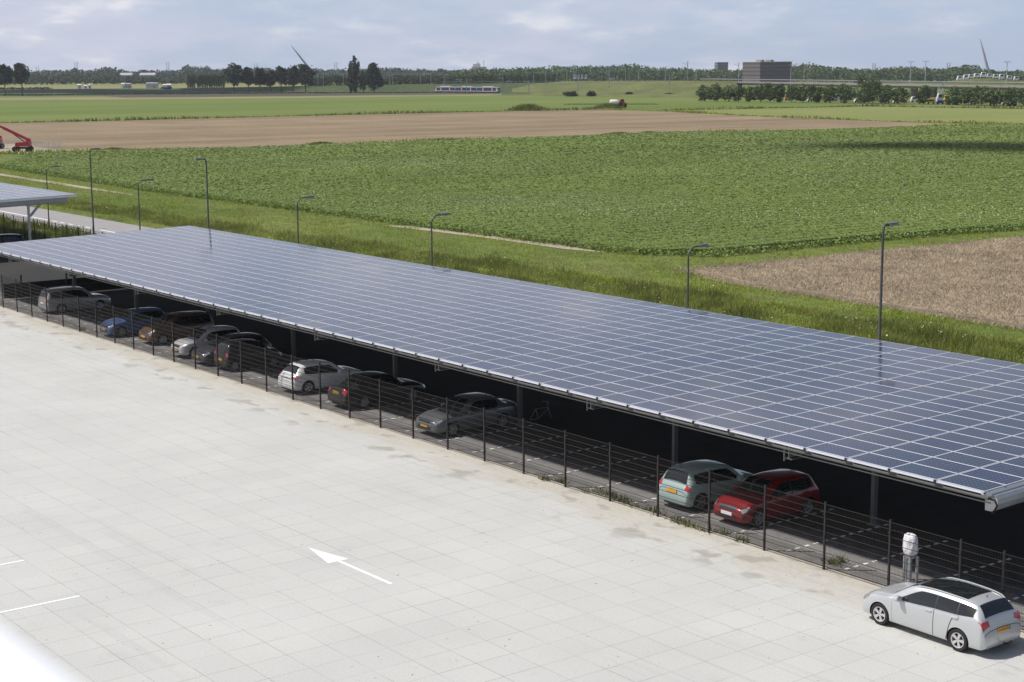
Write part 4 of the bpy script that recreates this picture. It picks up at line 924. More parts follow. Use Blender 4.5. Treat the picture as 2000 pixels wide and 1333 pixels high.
row = [(456, 124.5, 33, 'biggest rounded tree at the left end of the dark row'), (484, 132, 20, 'narrower dark tree right of the big rounded one in the row'), (507, 134, 20, 'third tree from the left in the dark row on the bank'),
       (528, 138, 17, 'lowest tree in the middle of the dark row on the bank'), (549, 130, 19, 'fifth tree of the dark row, left of the twin crowns'), (571, 128, 21, 'tall dark tree left of the widest one in the row'), (596, 126, 30, 'wide dark tree closing the right end of the row below the slanting pylon')]
for i, (px, t, w, lb) in enumerate(row): tree(px, 1085, t, w*1.3, lb, DK, .24, seed=20+i, n=1500, size=.85, group='row of dark trees on the bank')
tree(692, 1045, 110.5, 21, 'very tall slender poplar towering over the horizon', DK, .04, 'poplar', 'poplar_tree', seed=31, n=2300, size=.7)
tree(684, 1060, 121, 12, 'shorter poplar leaning against the tallest one', DK, .05, 'poplar', 'poplar_tree', seed=32, n=1200, size=.7)
tree(730, 1040, 124, 36, 'broad dark dense tree right of the tall poplar', DK, .03, 'round', seed=33, n=3600, size=.8)
tree(709, 1060, 137, 18, 'small darker green tree between poplar and broad tree', MD, .05, 'round', seed=34, n=1000, size=.8)
for i, (px, w, h, lb) in enumerate([(1113, 28, 12.5, 'largest round dark bush on the bank, with a low right side'), (1155.5, 21, 13, 'round dark bush between the two others on the bank'), (1229, 19, 11, 'smallest round dark bush, rightmost of three on the bank'), (1309, 24, 9, 'low grey green bush left of the long tree row')]):
    D = 870-6*i; tree(px, D, hy(px)+CH*FPX/D-h, w, lb, DK if i < 3 else MD, .02, 'bush', 'bush', seed=40+i, n=700, size=.5, group='bushes on the bank', cat='bush')
tr = [(1378, 166, 30), (1400, 162, 32), (1424, 164, 26), (1443, 163, 28), (1466, 165, 26), (1487, 163, 26), (1505, 162, 28), (1521, 163, 26), (1549, 166, 27), (1570, 163, 28), (1594, 164, 30), (1623, 162, 27), (1655, 162, 38), (1690, 148, 32), (1707, 154, 34), (1733, 165, 30), (1758, 168, 34), (1807, 163, 26), (1866, 166, 40), (1895, 170, 34), (1920, 166, 42), (1950, 168, 36), (1978, 168, 36), (2004, 167, 34)]
NM = ['first bushy tree at the left end of the long row', 'second bushy tree from the left end of the long row', 'low yellowish tree, third from the left in the long row', 'rounded tree in front of the brick block left corner', 'dense tree directly below the big block front', 'bushy tree below the middle of the big block', 'dark round tree below the right part of the big block', 'dark tree just left of the gap with orange vehicles', 'thin tree standing beside the gap with orange vehicles', 'dark tree right of the gap with orange vehicles', 'leafy tree left of the white vans behind', 'thin crowned tree in front of the parked white vans', 'wide dark round tree right of the parked white vans', 'tallest tree of the long row, pointed top', 'second tallest tree, touching the pointed one', 'tree with white cars at its foot', 'rounded tree right of the white cars, left of a wide gap', 'lone dark upright tree left of the yellow bus', 'broad light tree right of the yellow bus', 'low tree between two broader ones right of the yellow bus', 'widest tree of the row near the right edge', 'third tree from the right edge with vehicles behind', 'second tree from the right edge of the photo', 'tree cut off by the right edge of the photo']
for i, (px, t, w) in enumerate(tr):
    D = 735-(px-1378)*.13; tree(px, D, t, w*1.16, NM[i], [MD, LT, MD, MD, LT][i % 5], .03, 'round', seed=60+i, n=1000, size=.62, group='row of trees in front of the viaduct')
# young poplars in rows, left of the dark row
for i in range(16):
    px = 367+i*4.6 if i > 3 else 366+i*4.2
    t = 144+1.5*math.sin(i*2.1)
    tree(px, 1330, t, 5.6, 'slim young light green poplar in the nursery rows', LT, .04, 'poplar', 'young_poplar', seed=100+i, n=260, size=.9, group='young poplars in nursery rows left of the dark trees')

# ---- far woods (read as one mass)
def wood(name, prof, D0, dD, m, label, cw=12, seed=5, size=2.0, nq=70, rows=3, zb=0):
    r = np.random.default_rng(seed); CC = []; xs = [p[0] for p in prof]; ys = [p[1] for p in prof]
    step = cw*.42*FPX/D0
    for k in range(rows):
        for px in np.arange(xs[0], xs[-1], step):
            p = px+r.uniform(-.5, .5)*step; D = D0+k*dD+r.uniform(-.4, .4)*dD; t = np.interp(p, xs, ys)+r.uniform(-.6, 3.2 if k else 2.2)
            if k == 0: t += 5
            h = htop(t, p, D); w = cw*r.uniform(.7, 1.25); c = AT(p, D); q = r.normal(size=(nq, 3)); q /= np.linalg.norm(q, axis=1)[:, None]; q *= (r.random(nq)**.3)[:, None]
            q = q*[w*.55, w*.55, h*.48]+[c[0], c[1], h*.54]; q[:, 2] = np.clip(q[:, 2], .5, 99); CC.append(q)
    C = np.concatenate(CC); V, F = quads(C, size, .35, 1.0, seed+9); tag(link(name, npmesh(name, V, F, m)), label, 'woodland', kind='stuff')
wood('far_woodland', [(-60, 140), (60, 139), (110, 137), (133, 136), (150, 133), (178, 137.5), (190, 131.5), (212, 131), (228, 134), (244, 137), (262, 140), (272, 137), (285, 134), (296, 138), (318, 137), (326, 134), (338, 137), (352, 138), (359, 128), (378, 128), (386, 130), (404, 129), (414, 133), (440, 134), (500, 132), (520, 131), (560, 134), (600, 132), (616, 133), (640, 135), (680, 134), (745, 132), (756, 130.5), (772, 131), (790, 134.5), (860, 135), (930, 137), (980, 137)], 2350, 140, BL, 'hazy blue green wood far away along the left horizon', 17, 5, 2.6, 80, 3)
wood('mid_woodland', [(-60, 147), (60, 146), (150, 144), (240, 147), (300, 149), (370, 148), (470, 146), (620, 143), (700, 142), (800, 139), (870, 138), (950, 138)], 1750, 90, BL, 'grey green tree belt behind the pale meadow at left', 10, 6, 1.8, 60, 3)
wood('right_woodland', [(880, 137), (940, 135), (960, 133), (1000, 133), (1040, 131), (1060, 132), (1090, 128.5), (1110, 129), (1150, 128), (1180, 128), (1205, 126.5), (1225, 125), (1240, 125.5), (1262, 127), (1270, 134), (1284, 131), (1300, 133), (1320, 132), (1340, 131.5), (1360, 134), (1400, 136), (1440, 135), (1460, 136), (1540, 132), (1552, 127), (1564, 125), (1578, 122), (1592, 126), (1610, 129), (1640, 131), (1660, 133.5), (1680, 135), (1700, 134), (1720, 132), (1760, 130), (1800, 131), (1830, 134), (1858, 131.5), (1874, 129), (1882, 126), (1898, 126.5), (1912, 130), (1925, 134), (1945, 137), (1958, 136), (2060, 138)], 1560, 60, MD, 'dark green wood along the right horizon behind the road', 11, 7, 1.7, 90, 4)
wood('front_shrubs', [(606, 152), (640, 147), (665, 144), (680, 146), (750, 150), (790, 147), (820, 152), (870, 148), (950, 143), (1040, 144), (1090, 143)], 1190, 26, LT, 'yellow green shrubs along the railway behind the dark trees', 6.5, 8, 1.1, 60, 2)
wood('rail_hedge', [(-60, 176), (120, 177), (300, 180.5), (500, 180), (620, 178), (690, 178), (860, 180)], 1010, 9, DK, 'low dark hedge in front of the bank at left', 3.0, 9, .6, 22, 1)
wood('orchard_row', [(-60, 163), (70, 163), (96, 163)], 1300, 14, DK, 'dark low hedge behind the two leftmost trees', 5, 10, .8, 30, 1)

# ---- buildings
def block(px0, px1, D, top, label, floors, base_c, dark_c, rz=0.0, depth=45, nwin=14, roofbits=2, name='office_block'):
    w = pm(px1-px0, D); h = htop(top, (px0+px1)/2, D); c = AT((px0+px1)/2, D+depth/2); root = empty(name, (c[0], c[1], 0), FACE+rz, label, 'building')
    ca, sa = abs(math.cos(rz)), abs(math.sin(rz)); wx = (w-depth*sa)/ca if sa > .05 else w
    mw = mat('facade_'+name, base_c, .8, noise=(.4, .06, 3)); B().box((0, 0, h/2), (wx, depth, h)).build('wall', mw, root)
    mg = mat('facade_glass_'+name, dark_c, .25); fh = h/floors; wd = None
    for f in range(floors):
        b = B(); b.box((0, 0, f*fh+fh*.04+.001), (wx+.5, depth+.5, fh*.1)); b.build('storey_band', mw, root)
    for side in range(2):
        n = nwin if side == 0 else max(3, int(nwin*depth/wx))
        b = B(); LL = wx if side == 0 else depth
        for f in range(floors):
            for i in range(n):
                x = (i+.5)/n*LL-LL/2
                if side == 0: b.box((x, -depth/2-.05, (f+.55)*fh), (LL/n*.62, .12, fh*.5))
                else: b.box((-wx/2-.05, x, (f+.55)*fh), (.12, LL/n*.55, fh*.5))
        tag(b.build('window_row', mg, root), kind='stuff')
    B().box((0, 0, h+.2), (wx+.8, depth+.8, .5)).build('roof_edge', mat('roof_edge_'+name, (.42, .41, .4), .7), root)
    for i in range(roofbits): B().box((-wx*.22+i*wx*.3, 0, h+1.2), (wx*.09, depth*.3, 1.6)).build('roof_unit', M['concrete'], root)
    return root
block(1455, 1541, 1380, 122.3, 'large dark brown office block with louvred facade on the horizon', 6, (.15, .125, .12), (.05, .05, .065), rz=.3, depth=34, nwin=22)
block(1397, 1420.5, 2000, 123, 'small distant grey tower left of the big brown block', 7, (.17, .18, .22), (.08, .09, .13), rz=.15, depth=14, nwin=9, roofbits=0, name='grey_tower')
t = empty('terminal_roof', tuple(AT(936, 2600)), FACE, 'far pale building with masts on its roof above the wood', 'building')
wd = pm(28, 2600); hh = htop(131, 936, 2600); B().box((0, 0, hh/2), (wd, 20, hh)).build('wall', mat('pale_wall', (.5, .5, .52), .7), t); B().box((-4, 0, hh+2), (wd*.5, 15, 4.4)).build('roof_unit', mat('pale_unit', (.62, .62, .64), .7), t)
B().box((-2, 0, hh+5), (wd*.22, 10, 2)).build('roof_unit', mat('pale_unit2', (.6, .6, .62), .7), t)
b = B(); b.box((wd*.32, 0, hh+5), (.7, .7, 10)); b.box((-wd*.1, 0, hh+7), (.5, .5, 6)); b.build('mast', M['lamphead'], t)
for px0, px1, top, D, lb in [(236, 258, 143.5, 1900, 'long low white roofed shed, left one of two in the trees'), (275, 303, 143.5, 1900, 'long low white roofed shed, right one of two in the trees')]:
    s_ = empty('farm_shed', tuple(AT((px0+px1)/2, D)), FACE, lb, 'shed'); w = pm(px1-px0, D); h = htop(top, px0, D); B().box((0, 0, h/2-1), (w, 12, h-2)).build('wall', M['concrete'], s_)
    B().prism([(-6.5, h-2), (6.5, h-2), (0, h+.6)], -w/2-.4, w/2+.4, 'x').build('roof', mat('white_roof', (.38, .38, .4), .6), s_)
for px, w, h, lb, c_ in [(154, 7, 3.4, 'small white container at the far yard left of two vans', (.75, .74, .72)), (166, 5, 2.6, 'low white trailer in the far yard beside the container', (.75, .75, .76)), (174, 3, 3.2, 'narrow white cabin in the far yard', (.7, .7, .7)), (240, 7, 4, 'white fronted shed end at the yard left of grey sheds', (.78, .78, .78)), (250, 9, 3.8, 'grey shed attached to the white fronted one', (.4, .4, .43)), (296, 22, 4.2, 'long lilac grey shed behind the blue heap', (.42, .41, .46)), (325, 16, 3.0, 'long white trailer behind the blue heap', (.78, .79, .82))]:
    D = 1330; s_ = empty('site_cabin', tuple(AT(px, D)), FACE, lb, 'cabin'); wm = pm(w, D); mm = mat('cabin_wall', c_, .6); B().box((0, 0, h/2+.2), (wm, 3.5, h-.4)).build('wall', mm, s_)
    B().prism([(-2, h), (2, h), (0, h+.5)], -wm/2-.1, wm/2+.1, 'x').build('roof', mat('cabin_roof', tuple(min(.85, q*1.15) for q in c_), .5), s_)
    B().box((wm*.2, -1.8, 1.2), (1.0, .1, 2.0)).build('door', M['lamphead'], s_)
hp = link('tarp_heap', tree_mesh(3.4, 9, 0, 300, 400, 1.0, mat('blue_tarp', (.06, .13, .2), .6), 'bush'), None, tuple(AT(323, 1260))); tag(hp, 'dark blue tarpaulin heap in the yard at left', 'heap')

# ---- leaning bridge pylons, power line poles
def spire(px0, py0, px1, py1, D, label):
    a = AT(px1, D, htop(py1, px1, D)); c = AT(px0, D, htop(py0, px0, D)); d = c-a; base = a-d*(a[2]/d[2]); root = empty('bridge_pylon', tuple(base), 0, label, 'bridge pylon')
    b = B(); P = [Vector(base-base)]+[Vector((base+(c-base)*t)-base) for t in (.3, .7, 1.0)]; b.tube(P, [2.6, 2.3, 1.4, .35], 8); b.build('pylon', mat('pylon_paint', (.3, .31, .33), .5), root, True)
    b = B()
    for k in range(4):
        t = 1-.12*k; top = Vector((base+(c-base)*t)-base); e = Vector(RIGHT*(60-12*k)); b.tube([top, e], .03, 3)
    b.build('stay_cable', M['lamphead'], root)
spire(570, 91.5, 605, 136, 2900, 'slender leaning white pylon above the dark tree row at left')
spire(1912, 80, 1931, 140, 2900, 'slender leaning pylon near the right edge above the trees')
pr = None
for i, (px, t, D, lb) in enumerate([(73, 131, 3600, 'faintest pair of power poles, leftmost on the horizon'), (149, 122, 3300, 'pair of tall power poles above the wood at far left'), (328, 122.5, 3300, 'pair of power poles left of the rounded wood hill'), (500, 124.5, 3600, 'pair of power poles between the biggest tree and the leaning pylon'), (656, 122, 3300, 'pair of power poles left of the tall poplar'), (1707, 124, 2500, 'pair of power poles above the right wood, left of the lamps'), (1853, 123, 2500, 'pair of power poles left of the right leaning pylon')]):
    h = htop(t, px, D); r_ = empty('power_pole', tuple(AT(px, D)), FACE, lb, 'power pole', 'paired power poles along the horizon'); w = pm(4, D)
    for s in (-1, 1):
        b = B(); b.tube([(s*w/2, 0, 0), (s*w/2, 0, h)], [1.1, .35], 6)
        b.build('pole', M['lamphead'], r_, True)
        b = B()
        for k in range(3): b.box((s*(w/2+w*.25), 0, h-1-k*pm(3, D)), (w*.5, .3, .3))
        b.build('cross_arm', M['lamphead'], r_)
def wires(name, pts, label):
    b = B()
    for a, c in zip(pts[:-1], pts[1:]):
        for dz in (0, 1):
            A = AT(a[0], a[2], htop(a[1]+dz*3, a[0], a[2])); Z = AT(c[0], c[2], htop(c[1]+dz*3, c[0], c[2])); P = [A+(Z-A)*t-np.array([0, 0, 9*4*t*(1-t)]) for t in np.linspace(0, 1, 9)]
            b.tube(P, .07, 3, False)
    tag(b.build(name, M['lamphead']), label, 'wires')
wires('power_line', [(-120, 127, 3300), (73, 132, 3300), (149, 124, 3300), (328, 124, 3300), (500, 126, 3600), (656, 124, 3300), (900, 128, 3300)], 'sagging power line wires strung along the left horizon')

# ---- railway: masts, wires, train
def mast(px, D, hgt, zb, label, arm=1):
    r_ = empty('catenary_mast', tuple(AT(px, D, zb)), FACE, label, 'catenary mast', 'railway masts in front of the woods'); B().box((0, 0, hgt/2), (.42, .42, hgt)).build('pole', M['railm'], r_)
    b = B(); b.tube([(0, 0, hgt*.83), (arm*3, 0, hgt*.9)], .09, 4); b.tube([(0, 0, hgt*.95), (arm*3, 0, hgt*.9)], .06, 4); b.build('arm', M['railm'], r_)
M['railm'] = mat('mast_zinc', (.36, .38, .38), .6)
ml = [(620, 1120, 8, 3.5), (631, 1110, 9, 3.5), (670, 1110, 8, 3.5), (761, 1100, 8, 4), (766, 1100, 7, 4), (821, 1095, 8, 4.3), (841, 1090, 8, 4.3), (868, 1100, 7, 4.4), (900, 1005, 9, 0), (911, 1000, 9, 0), (982, 985, 10, 0), (991, 975, 8, 0), (1033, 955, 8, 0), (1042, 1060, 9, 4), (1066, 1050, 9, 4.5), (1088, 1060, 9, 5), (1107, 1060, 9, 6), (1120, 1055, 11, 6.4), (1129, 950, 9, 1), (1190, 990, 13, 3), (1222, 1045, 8, 6.5), (1248, 1045, 8, 6.6), (1300, 1030, 9, 6.8), (1308, 930, 8, 2), (1343, 1015, 12, 6.8), (1360, 1100, 8, 6), (1443, 1050, 12, 6)]
for i, (px, D, h, zb) in enumerate(ml):
    nb = ['pale mast of the railway, %s' % w for w in ('leftmost, right of the dark tree row', 'second from the left by the shrubs', 'just left of the tall poplar', 'first right of the broad dark tree', 'close neighbour of the first mast right of the broad tree', 'tall light one left of the train', 'above the left end of the train', 'short one behind the rear of the train', 'standing before the middle of the train', 'close beside the mast before the train middle', 'first right of the train nose', 'with a Y-shaped head right of the train nose', 'alone midway between train and bushes', 'thin one above the start of the road bank', 'second thin one on the road bank', 'third thin one on the road bank', 'just left of the white lorries', 'tall one directly at the white lorries', 'on the slope behind the first bush', 'tall one with dark foot right of the bushes', 'on the bank above the smallest bush', 'right of the mast above the smallest bush', 'among the frames mid bank', 'low on the slope near the grey bush', 'tallest one on the right part of the bank', 'near the left end of the viaduct', 'in front of the wood left of the big block')][i]
    mast(px, D, h, zb, nb, 1 if i % 2 else -1)
b = B()
for z_, D in ((6.2, 1000), (7.2, 1000)): b.tube([AT(px, D+30*math.sin(px*.004), z_) for px in np.arange(860, 1340, 40)], .04, 3, False)
for z_, D in ((11.0, 1100), (12.0, 1100)): b.tube([AT(px, D, z_) for px in np.arange(560, 900, 34)], .05, 3, False)
tag(b.build('overhead_wire', M['railm']), 'thin overhead railway wires strung between the pale masts', 'wires')
a = G(852, 181.3); c = G(976, 182.6); L = np.linalg.norm(c-a); an = math.atan2(c[1]-a[1], c[0]-a[0]); mid = (a+c)/2
tr_ = empty('train', tuple(mid), an, 'blue and white passenger train with yellow doors running left of the bank', 'train')
wht = mat('train_white', (.36, .37, .4), .5); blu = mat('train_blue', (.02, .028, .1), .25); yel = mat('train_yellow', (.7, .32, .12), .5)
n = 3; seg = L/n
for i in range(n):
    x0 = -L/2+i*seg+.15; x1 = x0+seg-.3
    if i == 0: prof = [(x0+.4, .9), (x0, 1.6), (x0+.6, 2.6), (x0+1.8, 3.75), (x1, 3.75), (x1, .9)]
    elif i == n-1: prof = [(x0, .9), (x0, 3.75), (x1-1.8, 3.75), (x1-.6, 2.6), (x1, 1.6), (x1-.4, .9)]
    else: prof = [(x0, .9), (x0, 3.75), (x1, 3.75), (x1, .9)]
    cr = B().prism(prof, -1.45, 1.45, 'y').build('carriage', wht, tr_)
    b = B(); b.box(((x0+x1)/2+(.7 if i == 0 else -.7 if i == n-1 else 0), -1.46, 2.35), (seg-(2.2 if i != 1 else .5), .06, 1.8)); b.build('window_band', blu, cr)
    for k in (.3, .72):
        B().box((x0+seg*k, -1.49, 2.1), (.8, .06, 1.9)).build('door', yel, cr)
    B().box(((x0+x1)/2, 0, .55), (seg-2, 2.2, .7)).build('underframe', M['black'], cr)
    B().box(((x0+x1)/2, 0, 3.95), (seg*.5, 1.6, .35)).build('roof_unit', mat('train_roof', (.5, .5, .52), .6), cr)
B().box((L/2-1.0, -.0, 2.7), (.8, 2.2, .8)).build('windscreen', M['glass'], tr_)

# ---- viaduct with its row of parapet brackets
def vd(px): return np.interp(px, [1368, 1500, 1700, 1850, 2080], [1080, 1010, 900, 835, 770])
vp = [AT(px, vd(px)) for px in np.arange(1368, 2085, 12)]
V = []; F = []
sec = [(-6, 4.3), (6, 4.3), (7.5, 5.3), (7.5, 5.9), (-7.5, 5.9), (-7.5, 5.3)]
for i, p in enumerate(vp):
    t = vp[min(i+1, len(vp)-1)]-vp[max(i-1, 0)]; t /= np.linalg.norm(t); nn = np.array([-t[1], t[0], 0])
    V += [tuple(p+nn*s[0]+[0, 0, s[1]]) for s in sec]
F = [(i*6+k, i*6+(k+1) % 6, (i+1)*6+(k+1) % 6, (i+1)*6+k) for i in range(len(vp)-1) for k in range(6)]
via = empty('viaduct', tuple(vp[0]), 0, 'long low concrete motorway viaduct with a pale beaded parapet behind the tree row', 'viaduct')
def under(o): o.location = -vp[0]; o.parent = via; return o
b = B(); b.v = V; b.f = F+[tuple(range(6)), tuple(len(V)-6+k for k in range(6))]; b.m = [0]*len(b.f); under(b.build('deck', M['concrete']))
b = B(); pk = mat('parapet_shell', (.46, .39, .35), .8)
for px in np.arange(1372, 2060, 4.4):
    D = vd(px)-7.9; p = AT(px, D, 5.85); w = pm(1.9, D); b.tube([(p[0], p[1], 5.25), (p[0]+RIGHT[0]*w*.12, p[1]+RIGHT[1]*w*.12, 6.0), (p[0]+RIGHT[0]*w*.3, p[1]+RIGHT[1]*w*.3, 6.5)], [w*.62, w*.5, w*.16], 6)
under(b.build('parapet', pk))
for px in (1378, 1446, 1545, 1641, 1788, 1825, 1900, 1978):
    D = vd(px); p = AT(px, D-8.3, 0); b = B(); b.box((p[0], p[1], 4.35), (pm(7.5, D), .6, 1.3), FACE); under(b.build('pier_cap', mat('pale_cap', (.6, .58, .55), .7))); p = AT(px, D, 0); b = B(); b.box((p[0], p[1], 2.1), (1.6, 8, 4.2), FACE); under(b.build('pier', M['concrete']))
b = B(); b.tube([AT(px, vd(px)+5, 7.4) for px in np.arange(1368, 2085, 20)], .35, 4, False); under(b.build('guard_rail', M['lamphead']))
# tall motorway lamps
for px, D, t, lb in [(1545, 950, 127, 'tall motorway lamp at the right corner of the big block'), (1571, 1150, 130, 'shorter motorway lamp right of the big block'), (1779, 860, 122, 'tall double motorway lamp, left one of the close pair'), (1808, 900, 121, 'tall motorway lamp, right one of the close pair'), (1967, 800, 122, 'tall motorway lamp near the right edge'), (1836, 700, 152, 'shorter white pole beside the yellow bus'), (1843, 705, 160, 'shortest white pole just right of another near the yellow bus')]:
    h = htop(t, px, D); r_ = empty('motorway_lamp', tuple(AT(px, D)), FACE, lb, 'street lamp', 'lamps along the motorway'); B().tube([(0, 0, 0), (0, 0, h)], [.25, .14], 6).build('pole', M['railm'], r_, True)
    b = B(); b.box((-.9, 0, h), (1.5, .4, .22)); b.box((.9, 0, h), (1.5, .4, .22)); b.build('lamp_head', M['railm'], r_)

# ---- vehicles seen between the trees and on the viaduct
def vehicle(px, D, w, h, c_, label, name='parked_van', z=0, cat='van', grp=None):
    wm = pm(w, D); r_ = empty(name, tuple(AT(px, D, z)), FACE, label, cat, grp); pt = mat('van_paint', c_, .35)
    prof = [(-wm/2, .45), (-wm/2, h*.55), (-wm/2+wm*.08, h*.62), (-wm/2+wm*.2, h), (wm/2, h), (wm/2, .45)]
    B().prism(prof, -1, 1, 'y').build('body', pt, r_)
    B().box((wm*.02, -1.02, h*.72), (wm*.62, .05, h*.26)).build('side_window', M['glass'], r_)
    B().prism([(-wm/2+wm*.07, h*.63), (-wm/2+wm*.185, h*.97), (-wm/2+wm*.2, h*.97), (-wm/2+wm*.12, h*.63)], -1.03, -1.0, 'y').build('windscreen', M['glass'], r_)
    for s in (-.32, .32): b = B(); b.lathe([(.02, -.12), (.38, -.12), (.38, .12), (.02, .12)], (wm*s, -.95, .38), 'y', 12); b.build('wheel', M['black'], r_)
    return r_
for px, w, h, c_, lb, nm, ct, dD in [(1539, 10, 2.8, (.6, .25, .03), 'orange lorry glimpsed in the gap below the big block', 'parked_lorry', 'lorry', 40), (1606, 11, 2.6, (.55, .3, .1), 'orange brown van between trees left of the white vans', 'parked_van', 'van', 40), (1583, 9, 1.5, (.75, .75, .76), 'white car low between two trees left of the white vans', 'parked_car', 'car', 20),
      (1630, 10, 2.9, (.75, .75, .75), 'white van in the gap left of the wide dark round tree', 'parked_van', 'van', 45), (1639, 12, 3.2, (.68, .69, .7), 'larger pale lorry in the gap left of the wide dark round tree', 'parked_lorry', 'lorry', 60), (1676, 11, 1.6, (.78, .78, .78), 'white car at the foot of the tallest tree', 'parked_car', 'car', 14), (1726, 9, 1.5, (.76, .77, .8), 'white car between second tallest tree and its neighbour', 'parked_car', 'car', 14), (1751, 8, 1.6, (.8, .8, .8), 'white car right of the white car under the trees', 'parked_car', 'car', 14),
      (1788, 13, 2.4, (.7, .68, .62), 'cream coloured van in the wide gap between trees', 'parked_van', 'van', 40), (1820, 15, 2.0, (.75, .4, .04), 'orange yellow car right of the lone upright tree', 'parked_car', 'car', 12), (1840, 16, 4.2, (.6, .6, .62), 'tall white and grey lorry beside the yellow bus', 'parked_lorry', 'lorry', 22), (1852, 11, 3.6, (.72, .36, .03), 'yellow bus end beside the tall lorry', 'parked_bus', 'bus', 16), (1838, 14, 1.6, (.03, .12, .4), 'blue car in front of the tall lorry', 'parked_car', 'car', 8), (1858, 14, 1.6, (.55, .04, .05), 'red car in front of the yellow bus', 'parked_car', 'car', 6),
      (1902, 9, 1.5, (.7, .7, .7), 'light car far right of the yellow bus', 'parked_car', 'car', 8), (1940, 11, 1.7, (.5, .3, .25), 'brownish car near the right edge', 'parked_car', 'car', 9), (1948, 14, 3.0, (.68, .7, .72), 'white van behind the brownish car', 'parked_van', 'van', 35), (1962, 22, 3.3, (.7, .42, .05), 'yellow bus roof behind the trees at right', 'parked_bus', 'bus', 50), (1966, 12, 1.7, (.5, .42, .38), 'beige car near the right edge under the trees', 'parked_car', 'car', 8), (1984, 5, 1.8, (.85, .85, .85), 'small bright white car at the far right edge', 'parked_car', 'car', 4)]:
    vehicle(px, 735-(px-1378)*.13+dD, w, h, c_, lb, nm, 0, ct)
for i, (px, w, lb) in enumerate([(1123, 4.6, 'first white lorry on the embankment'), (1130, 3.6, 'second white lorry on the embankment'), (1137, 3.6, 'third white lorry on the embankment'), (1144.5, 4.2, 'fourth white lorry on the embankment, rightmost')]):
    vehicle(px, 1080, w, 3.6, (.78, .79, .84), lb, 'moving_lorry', 7.0, 'lorry', 'white lorries on the embankment')
vehicle(1196, 1062, 9, 1.5, (.8, .8, .8), 'flat white car driving on the embankment', 'moving_car', 7.0, 'car')
for i, px in enumerate([1875, 1887, 1897, 1908, 1921, 1933, 1945, 1957, 1972, 1986]):
    D = 1080; h = 3.2+.5*math.sin(i*2); z_ = [6.0, 6.3, 7.3, 7.6, 7.8, 7.6, 7.2, 6.6, 6.2, 5.9][i]; vehicle(px, D, 9.5, h, (.74, .75, .77), 'white lorry number in the far queue near the right edge' if False else ['leftmost white trailer of the far queue at right', 'second trailer of the far queue above the viaduct', 'white trailer below the rounded wood top', 'white trailer just right of the rounded wood top', 'white trailer left of the foot of the leaning pylon', 'white trailer at the foot of the leaning pylon', 'white trailer right of the leaning pylon foot', 'white trailer left of the last motorway lamp', 'white trailer right of the last motorway lamp', 'last white trailer at the right edge'][i], 'white_trailer', z_, 'trailer', 'white trailers above the viaduct')
berm('trailer_bank', [(1850, 1060, 5.4, 12), (1900, 1060, 7.3, 12), (1940, 1060, 7.4, 12), (1975, 1060, 6, 12), (2060, 1060, 5.6, 12)], M['berm'], 40)

# ---- crop sprayer in the green field
sp = G(1205, 211); r_ = empty('crop_sprayer', tuple(sp), FACE, 'red and white crop sprayer with wide folded-out booms in the green field', 'crop sprayer')
b = B(); b.lathe([(.05, -1.6), (1.0, -1.5), (1.15, -1.0), (1.15, 1.0), (1.0, 1.5), (.05, 1.6)], (-1.2, 0, 2.0), 'x', 14); b.build('tank', mat('tank_white', (.75, .72, .7), .5), r_, True)
B().prism([(.8, 1.0), (.8, 2.2), (1.4, 3.3), (2.6, 3.3), (2.8, 2.0), (3.6, 1.8), (3.6, 1.0)], -.8, .8, 'y').build('cab', M['red'], r_); B().box((2.0, 0, 2.75), (1.1, 1.7, .8)).build('window', M['glass'], r_)
for x, rr in ((-1.2, .85), (1.2, .95), (3.1, .65)): b = B(); b.lathe([(.1, -.95), (rr, -.95), (rr, .95), (.1, .95)], (x, 0, rr), 'y', 16); b.build('wheel', M['black'], r_)
for s in (-1, 1):
    b = B(); b.box((s*9.5-2.3, 0, 1.25), (17, .25, .14)); b.box((s*9.5-2.3, 0, 1.6), (15, .15, .1))
    for k in range(9): b.box((s*(2+2*k)-2.3, 0, 1.35), (.12, .2, .6))
    b.build('boom', mat('boom_dark', (.13, .06, .05), .6), r_)
for i, (px, py, w, h, lb) in enumerate([(1032, 216, 62, 1.7, 'low wide reed clump left of the crop sprayer'), (1188, 212, 40, 1.3, 'smaller grassy clump hiding the sprayer wheels')]):
    g = G(px, py); D = np.linalg.norm(g[:2]); wm = pm(w, D); n = 2600; q = rng.random(n)-.5; C = g+RIGHT*(q*wm)[:, None]+np.stack([rng.normal(0, 1.2, n), rng.normal(0, 1.2, n), np.zeros(n)], 1); V, F = blades(C, h*(1.15-1.8*np.abs(q))+.3, .22, 77+i, .25)
    tag(link('reed_clump', npmesh('reed_clump', V, F, M['reed'])), lb, 'reeds')
for i, (px, py, w, lb) in enumerate([(222, 296, 52, 'dark weed clump at the left border of the potato field'), (868, 277, 130, 'long dark weed strip between stubble and potato field'), (628, 284, 50, 'short dark weed strip left of the long one'), (1210, 264.5, 60, 'weed strip on the potato margin right of centre'), (1268, 263, 44, 'rightmost weed strip on the potato margin')]):
    g = G(px, py); D = np.linalg.norm(g[:2]); wm = pm(w, D); n = 1300; q = rng.random(n)-.5; a_, c_ = G(px-w/2, py+.5), G(px+w/2, py-.5); C = a_+(c_-a_)*(q+.5)[:, None]+np.stack([rng.normal(0, .5, n), rng.normal(0, .5, n), np.zeros(n)], 1); V, F = blades(C, .7-.45*np.abs(q)*1.4, .2, 87+i, .5)
    tag(link('weed_clump', npmesh('weed_clump', V, F, M['reed'])), lb, 'weeds')

